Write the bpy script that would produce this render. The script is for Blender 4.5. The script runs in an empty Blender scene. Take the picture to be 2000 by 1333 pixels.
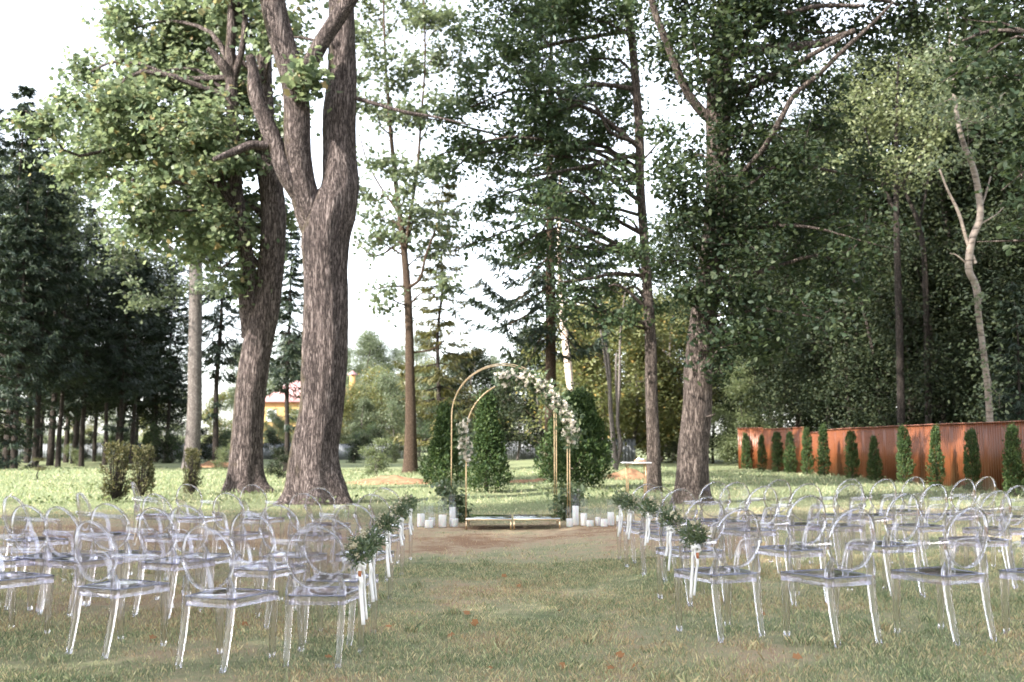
import bpy, math, random
import numpy as np
from mathutils import Vector

# ------------------------------------------------------------------ camera, sky, sun, exposure
sc = bpy.context.scene
col = sc.collection
FPX, CX, CY, EYE = 1944.0, 1000.0, 666.5, 1.46
PITCH = math.atan((870.0 - CY) / FPX)
cam = bpy.data.cameras.new('camera')
cam.sensor_width = 36.0
cam.lens = FPX / 2000.0 * 36.0
cam.clip_start, cam.clip_end = 0.1, 3000.0
cam.dof.use_dof = True
cam.dof.focus_distance = 8.2
cam.dof.aperture_fstop = 2.4
cam_o = bpy.data.objects.new('camera', cam)
cam_o.location = (0, 0, EYE)
cam_o.rotation_euler = (math.pi / 2 + PITCH, 0, 0)
col.objects.link(cam_o)
sc.camera = cam_o

SUN_EL = math.radians(36)
SUN_XY = np.array([-0.80, -0.60]); SUN_XY /= np.linalg.norm(SUN_XY)
SUN_DIR = Vector((SUN_XY[0] * math.cos(SUN_EL), SUN_XY[1] * math.cos(SUN_EL), math.sin(SUN_EL)))
w = bpy.data.worlds.new('World'); sc.world = w; w.use_nodes = True
nt = w.node_tree; nt.nodes.clear()
sky = nt.nodes.new('ShaderNodeTexSky'); sky.sky_type = 'NISHITA'; sky.sun_disc = False
sky.sun_elevation = SUN_EL; sky.sun_rotation = math.atan2(SUN_XY[0], SUN_XY[1])
sky.air_density = 1.0; sky.dust_density = 1.5; sky.ozone_density = 1.0
hs = nt.nodes.new('ShaderNodeHueSaturation'); hs.inputs['Saturation'].default_value = 0.35
bg = nt.nodes.new('ShaderNodeBackground'); bg.inputs['Strength'].default_value = 0.15
wo = nt.nodes.new('ShaderNodeOutputWorld')
nt.links.new(sky.outputs[0], hs.inputs['Color']); nt.links.new(hs.outputs[0], bg.inputs[0]); nt.links.new(bg.outputs[0], wo.inputs[0])
sl = bpy.data.lights.new('sun', 'SUN'); sl.energy = 3.5; sl.angle = math.radians(0.6); sl.color = (1.0, 0.94, 0.85)
so = bpy.data.objects.new('sun', sl); so.rotation_euler = SUN_DIR.to_track_quat('Z', 'Y').to_euler(); so.location = (-30, -10, 40)
col.objects.link(so)
sc.view_settings.view_transform = 'Standard'; sc.view_settings.look = 'None'
sc.view_settings.gamma = 1.0; sc.view_settings.use_curve_mapping = False
sc.view_settings.exposure = 2.42
sc.render.engine = 'CYCLES'
cy = sc.cycles
cy.use_denoising = True
cy.max_bounces = 12; cy.diffuse_bounces = 3; cy.glossy_bounces = 4; cy.transmission_bounces = 12; cy.transparent_max_bounces = 48
cy.sample_clamp_indirect = 6.0
cy.caustics_reflective = False

# ------------------------------------------------------------------ helpers: pixels, noise, meshes
RNG = np.random.default_rng(7)
cp, sp = math.cos(PITCH), math.sin(PITCH)
def ray(px, py):
    a, b = (px - CX) / FPX, (CY - py) / FPX
    return np.array([a, cp - b * sp, sp + b * cp])
def at(px, py, Y):                                    # the point seen at a photo pixel, Y metres ahead
    r = ray(px, py); return np.array([0, 0, EYE]) + r * (Y / r[1])
def at_z(px, py, z):
    r = ray(px, py); return np.array([0, 0, EYE]) + r * ((z - EYE) / r[2])
def sstep(a, b, x):
    t = np.clip((np.asarray(x, float) - a) / (b - a), 0, 1); return t * t * (3 - 2 * t)
def hash3(i, j, k, s):
    n = (i * 374761393 + j * 668265263 + k * 2147483647 + s * 1274126177) & 0xffffffff
    n = ((n ^ (n >> 13)) * 1274126177) & 0xffffffff
    return ((n ^ (n >> 16)) & 0xffff) / 65535.0
def vnoise(p, s=0):
    p = np.asarray(p, float); f = np.floor(p); t = p - f; t = t * t * (3 - 2 * t); f = f.astype(np.int64)
    out = 0
    for dx in (0, 1):
        for dy in (0, 1):
            for dz in (0, 1):
                wgt = (t[:, 0] if dx else 1 - t[:, 0]) * (t[:, 1] if dy else 1 - t[:, 1]) * (t[:, 2] if dz else 1 - t[:, 2])
                out = out + wgt * hash3(f[:, 0] + dx, f[:, 1] + dy, f[:, 2] + dz, s)
    return out
MOUNDS = []                                           # (x, y, radius x, radius y, height)
def gz(x, y):                                         # height of the lawn
    x = np.asarray(x, float); y = np.asarray(y, float)
    z = 0.10 * sstep(0.2, 2.2, x)
    p = np.stack([x * 0.12, y * 0.12, 0 * x], -1).reshape(-1, 3)
    n = (vnoise(p, 3).reshape(x.shape) - 0.5) * 0.25 * sstep(22, 45, y)
    return z + n
def gz1(x, y): return float(gz(np.array([x]), np.array([y]))[0])
def ground_at(px, py):
    z = 0.0
    for _ in range(6):
        p = at_z(px, py, z); z = gz1(p[0], p[1])
    return np.array([p[0], p[1], z])

class MB:
    def __init__(s): s.v = []; s.f3 = []; s.f4 = []; s.ng = []; s.n = 0
    def add(s, v, f):
        v = np.asarray(v, float).reshape(-1, 3); s.v.append(v)
        if isinstance(f, np.ndarray):
            (s.f3 if f.shape[1] == 3 else s.f4).append(f + s.n) if f.shape[1] in (3, 4) else s.ng.append(f + s.n)
        else:
            for q in f: s.ng.append(np.array([q]) + s.n)
        s.n += len(v)
        return s
    def mesh(s, name, mat, smooth=True):
        me = bpy.data.meshes.new(name)
        V = np.concatenate(s.v) if s.v else np.zeros((0, 3))
        arrs = []
        for g in (s.f3, s.f4): 
            if g: arrs.append(np.concatenate(g))
        arrs += s.ng
        loops = np.concatenate([a.ravel() for a in arrs]); tot = np.concatenate([np.full(len(a), a.shape[1]) for a in arrs])
        me.vertices.add(len(V)); me.vertices.foreach_set('co', V.ravel())
        me.loops.add(len(loops)); me.loops.foreach_set('vertex_index', loops.astype(np.int32))
        me.polygons.add(len(tot)); st = np.concatenate([[0], np.cumsum(tot)[:-1]])
        me.polygons.foreach_set('loop_start', st.astype(np.int32)); me.polygons.foreach_set('loop_total', tot.astype(np.int32))
        me.update(calc_edges=True); me.validate()
        if smooth: me.polygons.foreach_set('use_smooth', np.ones(len(tot), bool))
        if mat: me.materials.append(mat)
        return me
    def build(s, name, mat, parent=None, smooth=True, loc=None):
        return obj(name, s.mesh(name, mat, smooth), parent, loc)
def obj(name, me, parent=None, loc=None):
    o = bpy.data.objects.new(name, me); col.objects.link(o)
    if parent: o.parent = parent
    if loc is not None: o.location = loc
    return o
def tag(o, label=None, cat=None, group=None, kind=None):
    if label: o['label'] = label
    if cat: o['category'] = cat
    if group: o['group'] = group
    if kind: o['kind'] = kind
    return o
def thing(name, label, cat, loc=(0, 0, 0), rz=0.0, group=None, scale=1.0):
    o = obj(name, None, None, tuple(loc)); o.rotation_euler = (0, 0, rz)
    o.scale = (scale,) * 3 if np.isscalar(scale) else scale
    return tag(o, label, cat, group)
def copy_tree(o, parent=None):
    c = o.copy(); col.objects.link(c); c.parent = parent
    for ch in list(o.children): copy_tree(ch, c)
    return c
def nrm(v): return v / np.maximum(np.linalg.norm(v, axis=-1, keepdims=True), 1e-9)
def catmull(P, n):
    P = np.asarray(P, float); Q = np.vstack([2 * P[0] - P[1], P, 2 * P[-1] - P[-2]]); out = []
    for i in range(len(P) - 1):
        a, b, c, d = Q[i:i + 4]
        for t in np.linspace(0, 1, n, endpoint=False):
            out.append(0.5 * (2 * b + (c - a) * t + (2 * a - 5 * b + 4 * c - d) * t * t + (3 * b - a - 3 * c + d) * t ** 3))
    out.append(P[-1]); return np.array(out)
def frames(P, closed=False, ref=None):
    T = nrm(np.roll(P, -1, 0) - np.roll(P, 1, 0)) if closed else nrm(np.gradient(P, axis=0))
    N = np.zeros_like(T)
    if ref is not None:
        r = np.broadcast_to(np.asarray(ref, float), T.shape)
        N = nrm(r - (r * T).sum(1, keepdims=True) * T)
    else:
        r = np.array([1.0, 0, 0]) if abs(T[0][0]) < 0.8 else np.array([0, 1.0, 0])
        for i in range(len(T)):
            r = r - r.dot(T[i]) * T[i]; r /= np.linalg.norm(r); N[i] = r
    return T, N, np.cross(T, N)
def sweep(P, prof, scale=None, closed=False, ref=None, cap=True):
    P = np.asarray(P, float); n = len(P); k = len(prof); prof = np.asarray(prof, float)
    if scale is None: scale = np.ones(n)
    T, N, B = frames(P, closed, ref)
    sc_ = np.asarray(scale, float).reshape(n, -1)
    if sc_.shape[1] == 1: sc_ = np.repeat(sc_, 2, 1)
    V = P[:, None] + (prof[None, :, 0, None] * sc_[:, None, 0:1]) * N[:, None] + (prof[None, :, 1, None] * sc_[:, None, 1:2]) * B[:, None]
    i = np.arange(n if closed else n - 1)[:, None]; j = np.arange(k)[None]
    a = i * k + j; b = i * k + (j + 1) % k; c = ((i + 1) % n) * k + (j + 1) % k; d = ((i + 1) % n) * k + j
    F = np.stack([a, b, c, d], -1).reshape(-1, 4)
    caps = []
    if cap and not closed: caps = [list(range(k))[::-1], list(range((n - 1) * k, n * k))]
    return V.reshape(-1, 3), F, caps
def add_sweep(mb, *a, **k):
    V, F, caps = sweep(*a, **k); base = mb.n
    mb.add(V, F)
    for c in caps: mb.ng.append(np.array([c]) + base)
    return mb
def rrect(a, b, r, n=2):                               # rounded rectangle profile, half sizes a, b
    pts = []
    for cx, cy_, t0 in ((a - r, b - r, 0), (-a + r, b - r, 90), (-a + r, -b + r, 180), (a - r, -b + r, 270)):
        for t in np.linspace(0, 90, n + 1): pts.append((cx + r * math.cos(math.radians(t0 + t)), cy_ + r * math.sin(math.radians(t0 + t))))
    return np.array(pts)
def circ(n, r=1.0): t = np.arange(n) * 2 * math.pi / n; return np.stack([np.cos(t), np.sin(t)], -1) * r
def add_box(mb, c, h, rz=0.0):
    x, y, z = h; v = np.array([[sx * x, sy * y, sz * z] for sz in (-1, 1) for sx, sy in ((-1, -1), (1, -1), (1, 1), (-1, 1))], float)
    ca, sa = math.cos(rz), math.sin(rz); R = np.array([[ca, -sa, 0], [sa, ca, 0], [0, 0, 1]])
    return mb.add(v @ R.T + np.asarray(c), np.array([[3, 2, 1, 0], [4, 5, 6, 7], [0, 1, 5, 4], [1, 2, 6, 5], [2, 3, 7, 6], [3, 0, 4, 7]]))
def add_lathe(mb, prof, n=20, c=(0, 0, 0), cap=True):
    prof = np.asarray(prof, float); k = len(prof); t = np.arange(n) * 2 * math.pi / n
    V = np.stack([prof[:, None, 0] * np.cos(t), prof[:, None, 0] * np.sin(t), prof[:, None, 1] + 0 * t], -1).reshape(-1, 3) + np.asarray(c)
    i = np.arange(k - 1)[:, None]; j = np.arange(n)[None]
    F = np.stack([i * n + j, i * n + (j + 1) % n, (i + 1) * n + (j + 1) % n, (i + 1) * n + j], -1).reshape(-1, 4)
    b = mb.n; mb.add(V, F)
    if cap: mb.ng.append(np.array([list(range(n))[::-1]]) + b); mb.ng.append(np.array([list(range((k - 1) * n, k * n))]) + b)
    return mb

# ------------------------------------------------------------------ materials
class NT:
    def __init__(s, name):
        s.m = bpy.data.materials.new(name); s.m.use_nodes = True; s.t = s.m.node_tree; s.t.nodes.clear()
        s.out = s.n('OutputMaterial')
    def n(s, kind, **kw):
        nd = s.t.nodes.new('ShaderNode' + kind)
        for k, v in kw.items(): setattr(nd, k, v)
        return nd
    def l(s, a, b): s.t.links.new(a, b)
    def val(s, sock, v):
        if hasattr(v, 'is_output') or isinstance(v, bpy.types.NodeSocket): s.l(v, sock)
        else: sock.default_value = v if not isinstance(v, tuple) or len(v) != 3 or sock.type != 'RGBA' else (*v, 1)
    def noise(s, scale, detail=4, vec=None, dist=0.0, rough=0.55):
        nd = s.n('TexNoise'); nd.inputs['Scale'].default_value = scale; nd.inputs['Detail'].default_value = detail
        nd.inputs['Roughness'].default_value = rough; nd.inputs['Distortion'].default_value = dist
        if vec is not None: s.l(vec, nd.inputs['Vector'])
        return nd.outputs['Fac']
    def coord(s, which='Object'): return s.n('TexCoord').outputs[which]
    def mapping(s, vec, scale): m = s.n('Mapping'); s.l(vec, m.inputs[0]); m.inputs['Scale'].default_value = scale; return m.outputs[0]
    def ramp(s, fac, stops):
        r = s.n('ValToRGB'); s.l(fac, r.inputs[0]); e = r.color_ramp.elements
        while len(e) < len(stops): e.new(0.5)
        for x, (p, c) in zip(e, stops): x.position = p; x.color = (*c, 1) if len(c) == 3 else c
        return r.outputs[0]
    def mix(s, fac, a, b, mode='MIX'):
        m = s.n('Mix', data_type='RGBA', blend_type=mode)
        s.val(m.inputs[0], fac); s.val(m.inputs[6], a); s.val(m.inputs[7], b); return m.outputs[2]
    def math(s, op, a, b=0.0):
        m = s.n('Math', operation=op); s.val(m.inputs[0], a); s.val(m.inputs[1], b); return m.outputs[0]
    def bump(s, h, strength=0.5, dist=0.02):
        b = s.n('Bump'); b.inputs['Strength'].default_value = strength; b.inputs['Distance'].default_value = dist; s.l(h, b.inputs['Height']); return b.outputs[0]
    def pbr(s, color, rough=0.7, normal=None, metal=0.0, spec=0.4, **kw):
        p = s.n('BsdfPrincipled'); s.val(p.inputs['Base Color'], color); s.val(p.inputs['Roughness'], rough)
        p.inputs['Metallic'].default_value = metal; p.inputs['Specular IOR Level'].default_value = spec
        if normal is not None: s.l(normal, p.inputs['Normal'])
        for k, v in kw.items(): s.val(p.inputs[k], v)
        return p.outputs[0]
    def done(s, sh): s.l(sh, s.out.inputs[0]); return s.m

def leaf_mat(name, dark, mid, light, transl=(0.16, 0.22, 0.05), tf=0.35, rough=0.45, spec=0.35, rare=None):
    t = NT(name); g = t.n('NewGeometry'); rnd = g.outputs['Random Per Island']
    c = t.ramp(rnd, [(0.0, dark), (0.5, mid), (0.93, light)] + ([(0.985, rare)] if rare else []))
    big = t.noise(0.45, 2, t.coord('Object'))
    c = t.mix(t.math('MULTIPLY', big, 0.5), c, t.mix(1.0, c, (1.10, 1.06, 0.88), 'MULTIPLY'))
    p = t.pbr(c, rough, spec=spec)
    tr = t.n('BsdfTranslucent'); t.l(t.mix(0.55, t.mix(1.0, c, (2.0, 2.0, 1.4), 'MULTIPLY'), transl), tr.inputs[0])
    ms = t.n('MixShader'); ms.inputs[0].default_value = tf; t.l(p, ms.inputs[1]); t.l(tr.outputs[0], ms.inputs[2])
    return t.done(ms.outputs[0])
def bark_mat(name, a, b, c, vscale=(9, 9, 1.6), moss=None, bump=1.0, dist=0.06):
    t = NT(name); o = t.coord('Object'); v = t.mapping(o, vscale)
    n1 = t.noise(1.0, 6, v, 0.6, 0.65); n2 = t.noise(2.2, 4, o); fine = t.noise(38, 3, o)
    na = t.noise(1.9, 5, v, 1.2, 0.6); nb_ = t.noise(4.2, 4, v, 0.8, 0.6)
    rid = lambda q: t.math('MINIMUM', t.math('MULTIPLY', t.math('ABSOLUTE', t.math('SUBTRACT', q, 0.5)), 7.0), 1.0)
    ridge = t.math('ADD', t.math('MULTIPLY', rid(na), 0.55), t.math('MULTIPLY', rid(nb_), 0.45))
    h = t.math('ADD', t.math('MULTIPLY', ridge, 0.7), t.math('MULTIPLY', n1, 0.6))
    h = t.math('ADD', h, t.math('MULTIPLY', fine, 0.15))
    colr = t.ramp(t.math('ADD', t.math('MULTIPLY', ridge, 0.7), t.math('MULTIPLY', n1, 0.3)), [(0.30, a), (0.52, b), (0.72, c)])
    colr = t.mix(t.math('MULTIPLY', n2, 0.35), colr, t.mix(1.0, colr, (0.62, 0.58, 0.55), 'MULTIPLY'))
    if moss:
        nx = t.n('SeparateXYZ'); t.l(t.n('NewGeometry').outputs['Normal'], nx.inputs[0])
        f = t.math('MULTIPLY', nx.outputs[0], -1.0)
        f = t.math('ADD', f, t.math('MULTIPLY', t.math('SUBTRACT', n2, 0.5), 2.2))
        ff = t.n('Clamp'); t.l(t.math('SUBTRACT', f, 0.62), ff.inputs[0])
        colr = t.mix(ff.outputs[0], colr, moss)
    return t.done(t.pbr(colr, 0.9, t.bump(h, bump, dist), spec=0.2))

M = {}
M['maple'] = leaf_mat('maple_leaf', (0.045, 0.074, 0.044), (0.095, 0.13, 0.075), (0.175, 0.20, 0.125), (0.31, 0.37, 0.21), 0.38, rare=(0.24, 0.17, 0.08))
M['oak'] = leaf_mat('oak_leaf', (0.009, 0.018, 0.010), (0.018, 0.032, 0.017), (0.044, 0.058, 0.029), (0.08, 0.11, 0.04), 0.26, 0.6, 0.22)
M['grey_leaf'] = leaf_mat('pale_leaf', (0.055, 0.078, 0.046), (0.085, 0.108, 0.066), (0.13, 0.15, 0.096), (0.20, 0.24, 0.13), 0.32)
M['oak_light'] = leaf_mat('light_oak_leaf', (0.018, 0.036, 0.020), (0.036, 0.060, 0.032), (0.075, 0.098, 0.055), (0.14, 0.18, 0.075), 0.3, 0.6, 0.22)
M['pale_sun'] = leaf_mat('sunlit_pale_leaf', (0.07, 0.09, 0.045), (0.11, 0.13, 0.068), (0.165, 0.18, 0.10), (0.25, 0.28, 0.13), 0.32)  # sunlight on the crown put into a paler, warmer leaf colour
M['wood_shade_leaf'] = leaf_mat('wood_shade_leaf', (0.008, 0.014, 0.007), (0.014, 0.023, 0.011), (0.034, 0.042, 0.019), (0.05, 0.065, 0.022), 0.15, 0.65, 0.2)  # deep shade of the wood put into an extra dark leaf colour
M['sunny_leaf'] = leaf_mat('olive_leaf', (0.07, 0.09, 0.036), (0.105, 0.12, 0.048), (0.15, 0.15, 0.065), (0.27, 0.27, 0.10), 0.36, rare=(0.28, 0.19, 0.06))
M['needle'] = leaf_mat('spruce_needle', (0.010, 0.020, 0.014), (0.018, 0.031, 0.020), (0.034, 0.047, 0.028), (0.04, 0.06, 0.025), 0.15, 0.55, 0.3)
M['needle_brown'] = leaf_mat('larch_needle', (0.05, 0.055, 0.022), (0.085, 0.085, 0.032), (0.12, 0.105, 0.04), (0.20, 0.19, 0.06), 0.25)
M['thuja'] = leaf_mat('thuja_scale', (0.014, 0.032, 0.012), (0.030, 0.058, 0.019), (0.068, 0.10, 0.032), (0.11, 0.15, 0.035), 0.22, 0.6, 0.25)
M['juniper'] = leaf_mat('juniper_scale', (0.04, 0.045, 0.02), (0.065, 0.07, 0.03), (0.11, 0.095, 0.045), (0.14, 0.13, 0.05), 0.2, 0.6, 0.25)
M['herb'] = leaf_mat('herb_leaf', (0.06, 0.085, 0.042), (0.095, 0.12, 0.058), (0.15, 0.17, 0.09), (0.22, 0.26, 0.11), 0.35)
M['boxleaf'] = leaf_mat('bouquet_leaf', (0.035, 0.062, 0.032), (0.07, 0.105, 0.052), (0.16, 0.19, 0.11), (0.16, 0.21, 0.09), 0.25, 0.35, 0.5)
M['petal'] = leaf_mat('petal', (0.55, 0.50, 0.46), (0.66, 0.62, 0.60), (0.76, 0.72, 0.70), (0.75, 0.7, 0.66), 0.3, 0.6, 0.3)
M['bud'] = leaf_mat('cream_bud', (0.36, 0.34, 0.25), (0.50, 0.46, 0.36), (0.62, 0.57, 0.48), (0.6, 0.5, 0.36), 0.25, 0.6, 0.3)
M['dryleaf'] = leaf_mat('fallen_leaf', (0.22, 0.085, 0.035), (0.28, 0.13, 0.055), (0.22, 0.14, 0.07), (0.5, 0.2, 0.06), 0.2, 0.6, 0.3)
M['bark'] = bark_mat('maple_bark', (0.030, 0.023, 0.022), (0.150, 0.117, 0.110), (0.33, 0.275, 0.258), (9, 9, 0.85), moss=(0.075, 0.062, 0.022))
M['oakbark'] = bark_mat('oak_bark', (0.030, 0.023, 0.020), (0.13, 0.102, 0.090), (0.26, 0.215, 0.19), (10, 10, 1.3))
M['barkdark'] = bark_mat('dark_bark', (0.022, 0.018, 0.015), (0.06, 0.048, 0.042), (0.11, 0.09, 0.08), (11, 11, 2.5))
M['pinebark'] = bark_mat('spruce_bark', (0.04, 0.026, 0.018), (0.11, 0.075, 0.052), (0.19, 0.14, 0.10), (12, 12, 5))
M['greybark'] = bark_mat('grey_bark', (0.07, 0.06, 0.055), (0.16, 0.14, 0.13), (0.26, 0.235, 0.22), (9, 9, 2.5), bump=0.5)
def birch(name, k):
    t = NT(name); o = t.coord('Object')
    n = t.noise(1.0, 5, t.mapping(o, (3, 3, 14))); n2 = t.noise(1.4, 3, o)
    c = t.ramp(n, [(0.36, (0.05, 0.04, 0.035)), (0.44, (0.50 * k, 0.43 * k, 0.38 * k)), (0.7, (0.66 * k, 0.60 * k, 0.55 * k))])
    c = t.mix(t.math('MULTIPLY', n2, 0.5), c, t.mix(1.0, c, (0.95, 0.66, 0.46), 'MULTIPLY'))
    return t.done(t.pbr(c, 0.7, t.bump(n, 0.3, 0.01)))
M['birch'] = birch('birch_bark', 1.0); M['tanbirch'] = birch('tan_birch_bark', 0.3)
def simple(name, c, rough=0.6, metal=0.0, spec=0.4, var=0.12, sc_=8.0, bump=0.0, **kw):
    t = NT(name); n = t.noise(sc_, 5, t.coord('Object'))
    lo = tuple(max(0, x * (1 - var)) for x in c); hi = tuple(min(1, x * (1 + var)) for x in c)
    return t.done(t.pbr(t.ramp(n, [(0.3, lo), (0.7, hi)]), rough, t.bump(n, bump, 0.01) if bump else None, metal, spec, **kw))
M['gold'] = simple('brushed_gold', (0.62, 0.46, 0.29), 0.36, 1.0, 0.5, 0.08, 20)
M['goldpaint'] = simple('gold_paint', (0.50, 0.33, 0.18), 0.45, 0.6, 0.5, 0.08, 20)
M['wax'] = simple('white_wax', (0.82, 0.80, 0.78), 0.5, 0, 0.4, 0.03, 12, **{'Subsurface Weight': 0.25, 'Subsurface Scale': 0.03})
M['wick'] = simple('wick', (0.03, 0.025, 0.02), 0.9)
M['ribbon'] = simple('ribbon_silk', (0.80, 0.78, 0.77), 0.45, 0, 0.4, 0.03, 20, **{'Sheen Weight': 0.3})
M['seal'] = simple('copper_tag', (0.38, 0.14, 0.06), 0.5, 0.2)
M['marble'] = simple('white_tabletop', (0.78, 0.77, 0.77), 0.25, 0, 0.5, 0.04, 5)
M['boxwood'] = simple('small_wood_box', (0.36, 0.21, 0.14), 0.6, 0, 0.3, 0.2, 25)
M['paper'] = simple('white_paper', (0.80, 0.78, 0.74), 0.8, 0, 0.3, 0.05, 20)
M['dirt'] = simple('bare_dirt', (0.22, 0.125, 0.072), 0.95, 0, 0.15, 0.35, 5, 0.6)
M['greyfence'] = simple('grey_steel', (0.15, 0.16, 0.175), 0.5, 0, 0.4, 0.1, 1.5)
M['greypost'] = simple('dark_post', (0.07, 0.07, 0.075), 0.6)
M['housewall'] = simple('yellow_render', (0.34, 0.21, 0.085), 0.9, 0, 0.2, 0.08, 1)
M['houseroof'] = simple('pink_roof_tile', (0.30, 0.17, 0.17), 0.7, 0, 0.3, 0.12, 4)
M['housetrim'] = simple('white_trim', (0.75, 0.74, 0.72), 0.6)
M['pane'] = simple('window_pane', (0.55, 0.60, 0.65), 0.08, 0, 0.6, 0.05)
def redfence():
    t = NT('red_brown_steel'); o = t.coord('Object'); n = t.noise(0.8, 5, o); n2 = t.noise(1.0, 4, t.mapping(o, (6, 6, 0.5)))
    c = t.ramp(t.math('ADD', t.math('MULTIPLY', n, 0.5), t.math('MULTIPLY', n2, 0.5)), [(0.3, (0.102, 0.031, 0.011)), (0.7, (0.138, 0.044, 0.016))])
    z = t.n('SeparateXYZ'); t.l(o, z.inputs[0])
    cl = t.n('Clamp'); t.l(t.math('SUBTRACT', t.math('MULTIPLY', n2, 0.75), t.math('MULTIPLY', z.outputs[2], 1.4)), cl.inputs[0])
    c = t.mix(cl.outputs[0], c, (0.10, 0.06, 0.035))
    return t.done(t.pbr(c, 0.42, spec=0.4))
M['redfence'] = redfence()
M['redcap'] = simple('fence_cap', (0.30, 0.13, 0.09), 0.35, 0.2)
def schlick(t):
    lw = t.n('LayerWeight'); lw.inputs['Blend'].default_value = 0.5
    return t.math('ADD', t.math('MULTIPLY', t.math('POWER', lw.outputs['Facing'], 5.0), 0.90), 0.05)
def clear_panel(name, tint, gloss=1.0, rough=0.04):    # thin clear plastic wall: see-through with glints of sky
    t = NT(name); tr = t.n('BsdfTransparent'); tr.inputs[0].default_value = (*tint, 1)
    gl = t.n('BsdfGlossy'); gl.inputs['Roughness'].default_value = rough; gl.inputs[0].default_value = (0.97, 0.96, 1.0, 1)
    ms = t.n('MixShader'); t.l(t.math('MINIMUM', t.math('MULTIPLY', schlick(t), gloss), 1.0), ms.inputs[0]); t.l(tr.outputs[0], ms.inputs[1]); t.l(gl.outputs[0], ms.inputs[2])
    return t.done(ms.outputs[0])
M['sheet'] = clear_panel('clear_plastic_sheet', (0.945, 0.94, 0.955), 1.1)
def clear_solid(name='clear_plastic_rim', see=0.58):
    t = NT(name); g = t.n('BsdfGlass'); g.inputs['Roughness'].default_value = 0.06; g.inputs['IOR'].default_value = 1.45
    g.inputs[0].default_value = (0.97, 0.965, 0.98, 1)
    tr = t.n('BsdfTransparent'); tr.inputs[0].default_value = (0.93, 0.92, 0.95, 1)
    ms = t.n('MixShader'); ms.inputs[0].default_value = see; t.l(g.outputs[0], ms.inputs[1]); t.l(tr.outputs[0], ms.inputs[2])
    return t.done(ms.outputs[0])
M['legwall'] = clear_solid('clear_plastic_leg', 0.5)
M['solid'] = clear_solid()
M['armwall'] = clear_panel('clear_plastic_arm', (0.89, 0.89, 0.93), 2.4)
M['seatsheet'] = clear_panel('clear_plastic_seat', (0.93, 0.93, 0.955), 1.3)
M['edge'] = clear_panel('blue_tinted_edge', (0.62, 0.66, 0.80), 2.4)
def mirror_top():
    t = NT('mirror_glass'); return t.done(t.pbr((0.62, 0.66, 0.64), 0.04, metal=1.0))
M['mirror'] = mirror_top()
def vase_glass():
    t = NT('vase_glass'); tr = t.n('BsdfTransparent'); tr.inputs[0].default_value = (0.98, 0.985, 0.985, 1)
    gl = t.n('BsdfGlossy'); gl.inputs['Roughness'].default_value = 0.02
    ms = t.n('MixShader'); t.l(t.math('MULTIPLY', schlick(t), 0.5), ms.inputs[0]); t.l(tr.outputs[0], ms.inputs[1]); t.l(gl.outputs[0], ms.inputs[2])
    return t.done(ms.outputs[0])
M['vase'] = vase_glass()

def ground_color(t):
    g = t.n('NewGeometry').outputs['Position']
    sx = t.n('SeparateXYZ'); t.l(g, sx.inputs[0]); x, y = sx.outputs[0], sx.outputs[1]
    n1 = t.noise(0.55, 4, g, 0.3, 0.6); n2 = t.noise(2.3, 4, g, 0, 0.6); n3 = t.noise(9.0, 3, g)
    f = t.math('ADD', t.math('MULTIPLY', n1, 0.62), t.math('MULTIPLY', n2, 0.38))
    # worn, dry strip before the arch and under the rows of chairs; lusher lawn farther back
    def band(v, a, b, c, d):
        def ss(v, e0, e1):
            m = t.n('MapRange', interpolation_type='SMOOTHSTEP'); t.l(v, m.inputs[0]); m.inputs[1].default_value = e0; m.inputs[2].default_value = e1; return m.outputs[0]
        return t.math('MULTIPLY', ss(v, a, b), t.math('SUBTRACT', 1.0, ss(v, c, d)))
    worn = t.math('MULTIPLY', band(y, 11.5, 15.5, 17.5, 20.5), band(x, -12, -7, 2.4, 4.5))
    wornl = t.math('MULTIPLY', band(y, 7.0, 10.0, 17, 20), band(x, -14, -10, -2.6, -1.2))
    worn = t.math('MAXIMUM', worn, t.math('MULTIPLY', wornl, 0.6))
    lush = t.math('MULTIPLY', band(y, 20, 25, 500, 600), 0.30)
    near = t.math('MULTIPLY', band(y, -5, 0, 5.8, 7.6), 0.05)
    f = t.math('ADD', f, 0.05); f = t.math('SUBTRACT', f, t.math('MULTIPLY', worn, 0.16)); f = t.math('SUBTRACT', f, near)
    f = t.math('ADD', f, t.math('MULTIPLY', lush, 0.55))
    return f, n1, n2, n3, worn, g
def ground_mat():
    t = NT('lawn_soil'); f, n1, n2, n3, worn, g = ground_color(t)
    f2 = t.math('ADD', f, t.math('MULTIPLY', t.math('SUBTRACT', n3, 0.5), 0.25))
    c = t.ramp(f2, [(0.30, (0.225, 0.135, 0.082)), (0.42, (0.33, 0.25, 0.165)), (0.53, (0.26, 0.245, 0.145)), (0.66, (0.15, 0.17, 0.09))])
    return t.done(t.pbr(c, 0.95, t.bump(t.math('ADD', n3, t.noise(60, 3, g)), 0.6, 0.02), spec=0.1))
M['ground'] = ground_mat()
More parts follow.
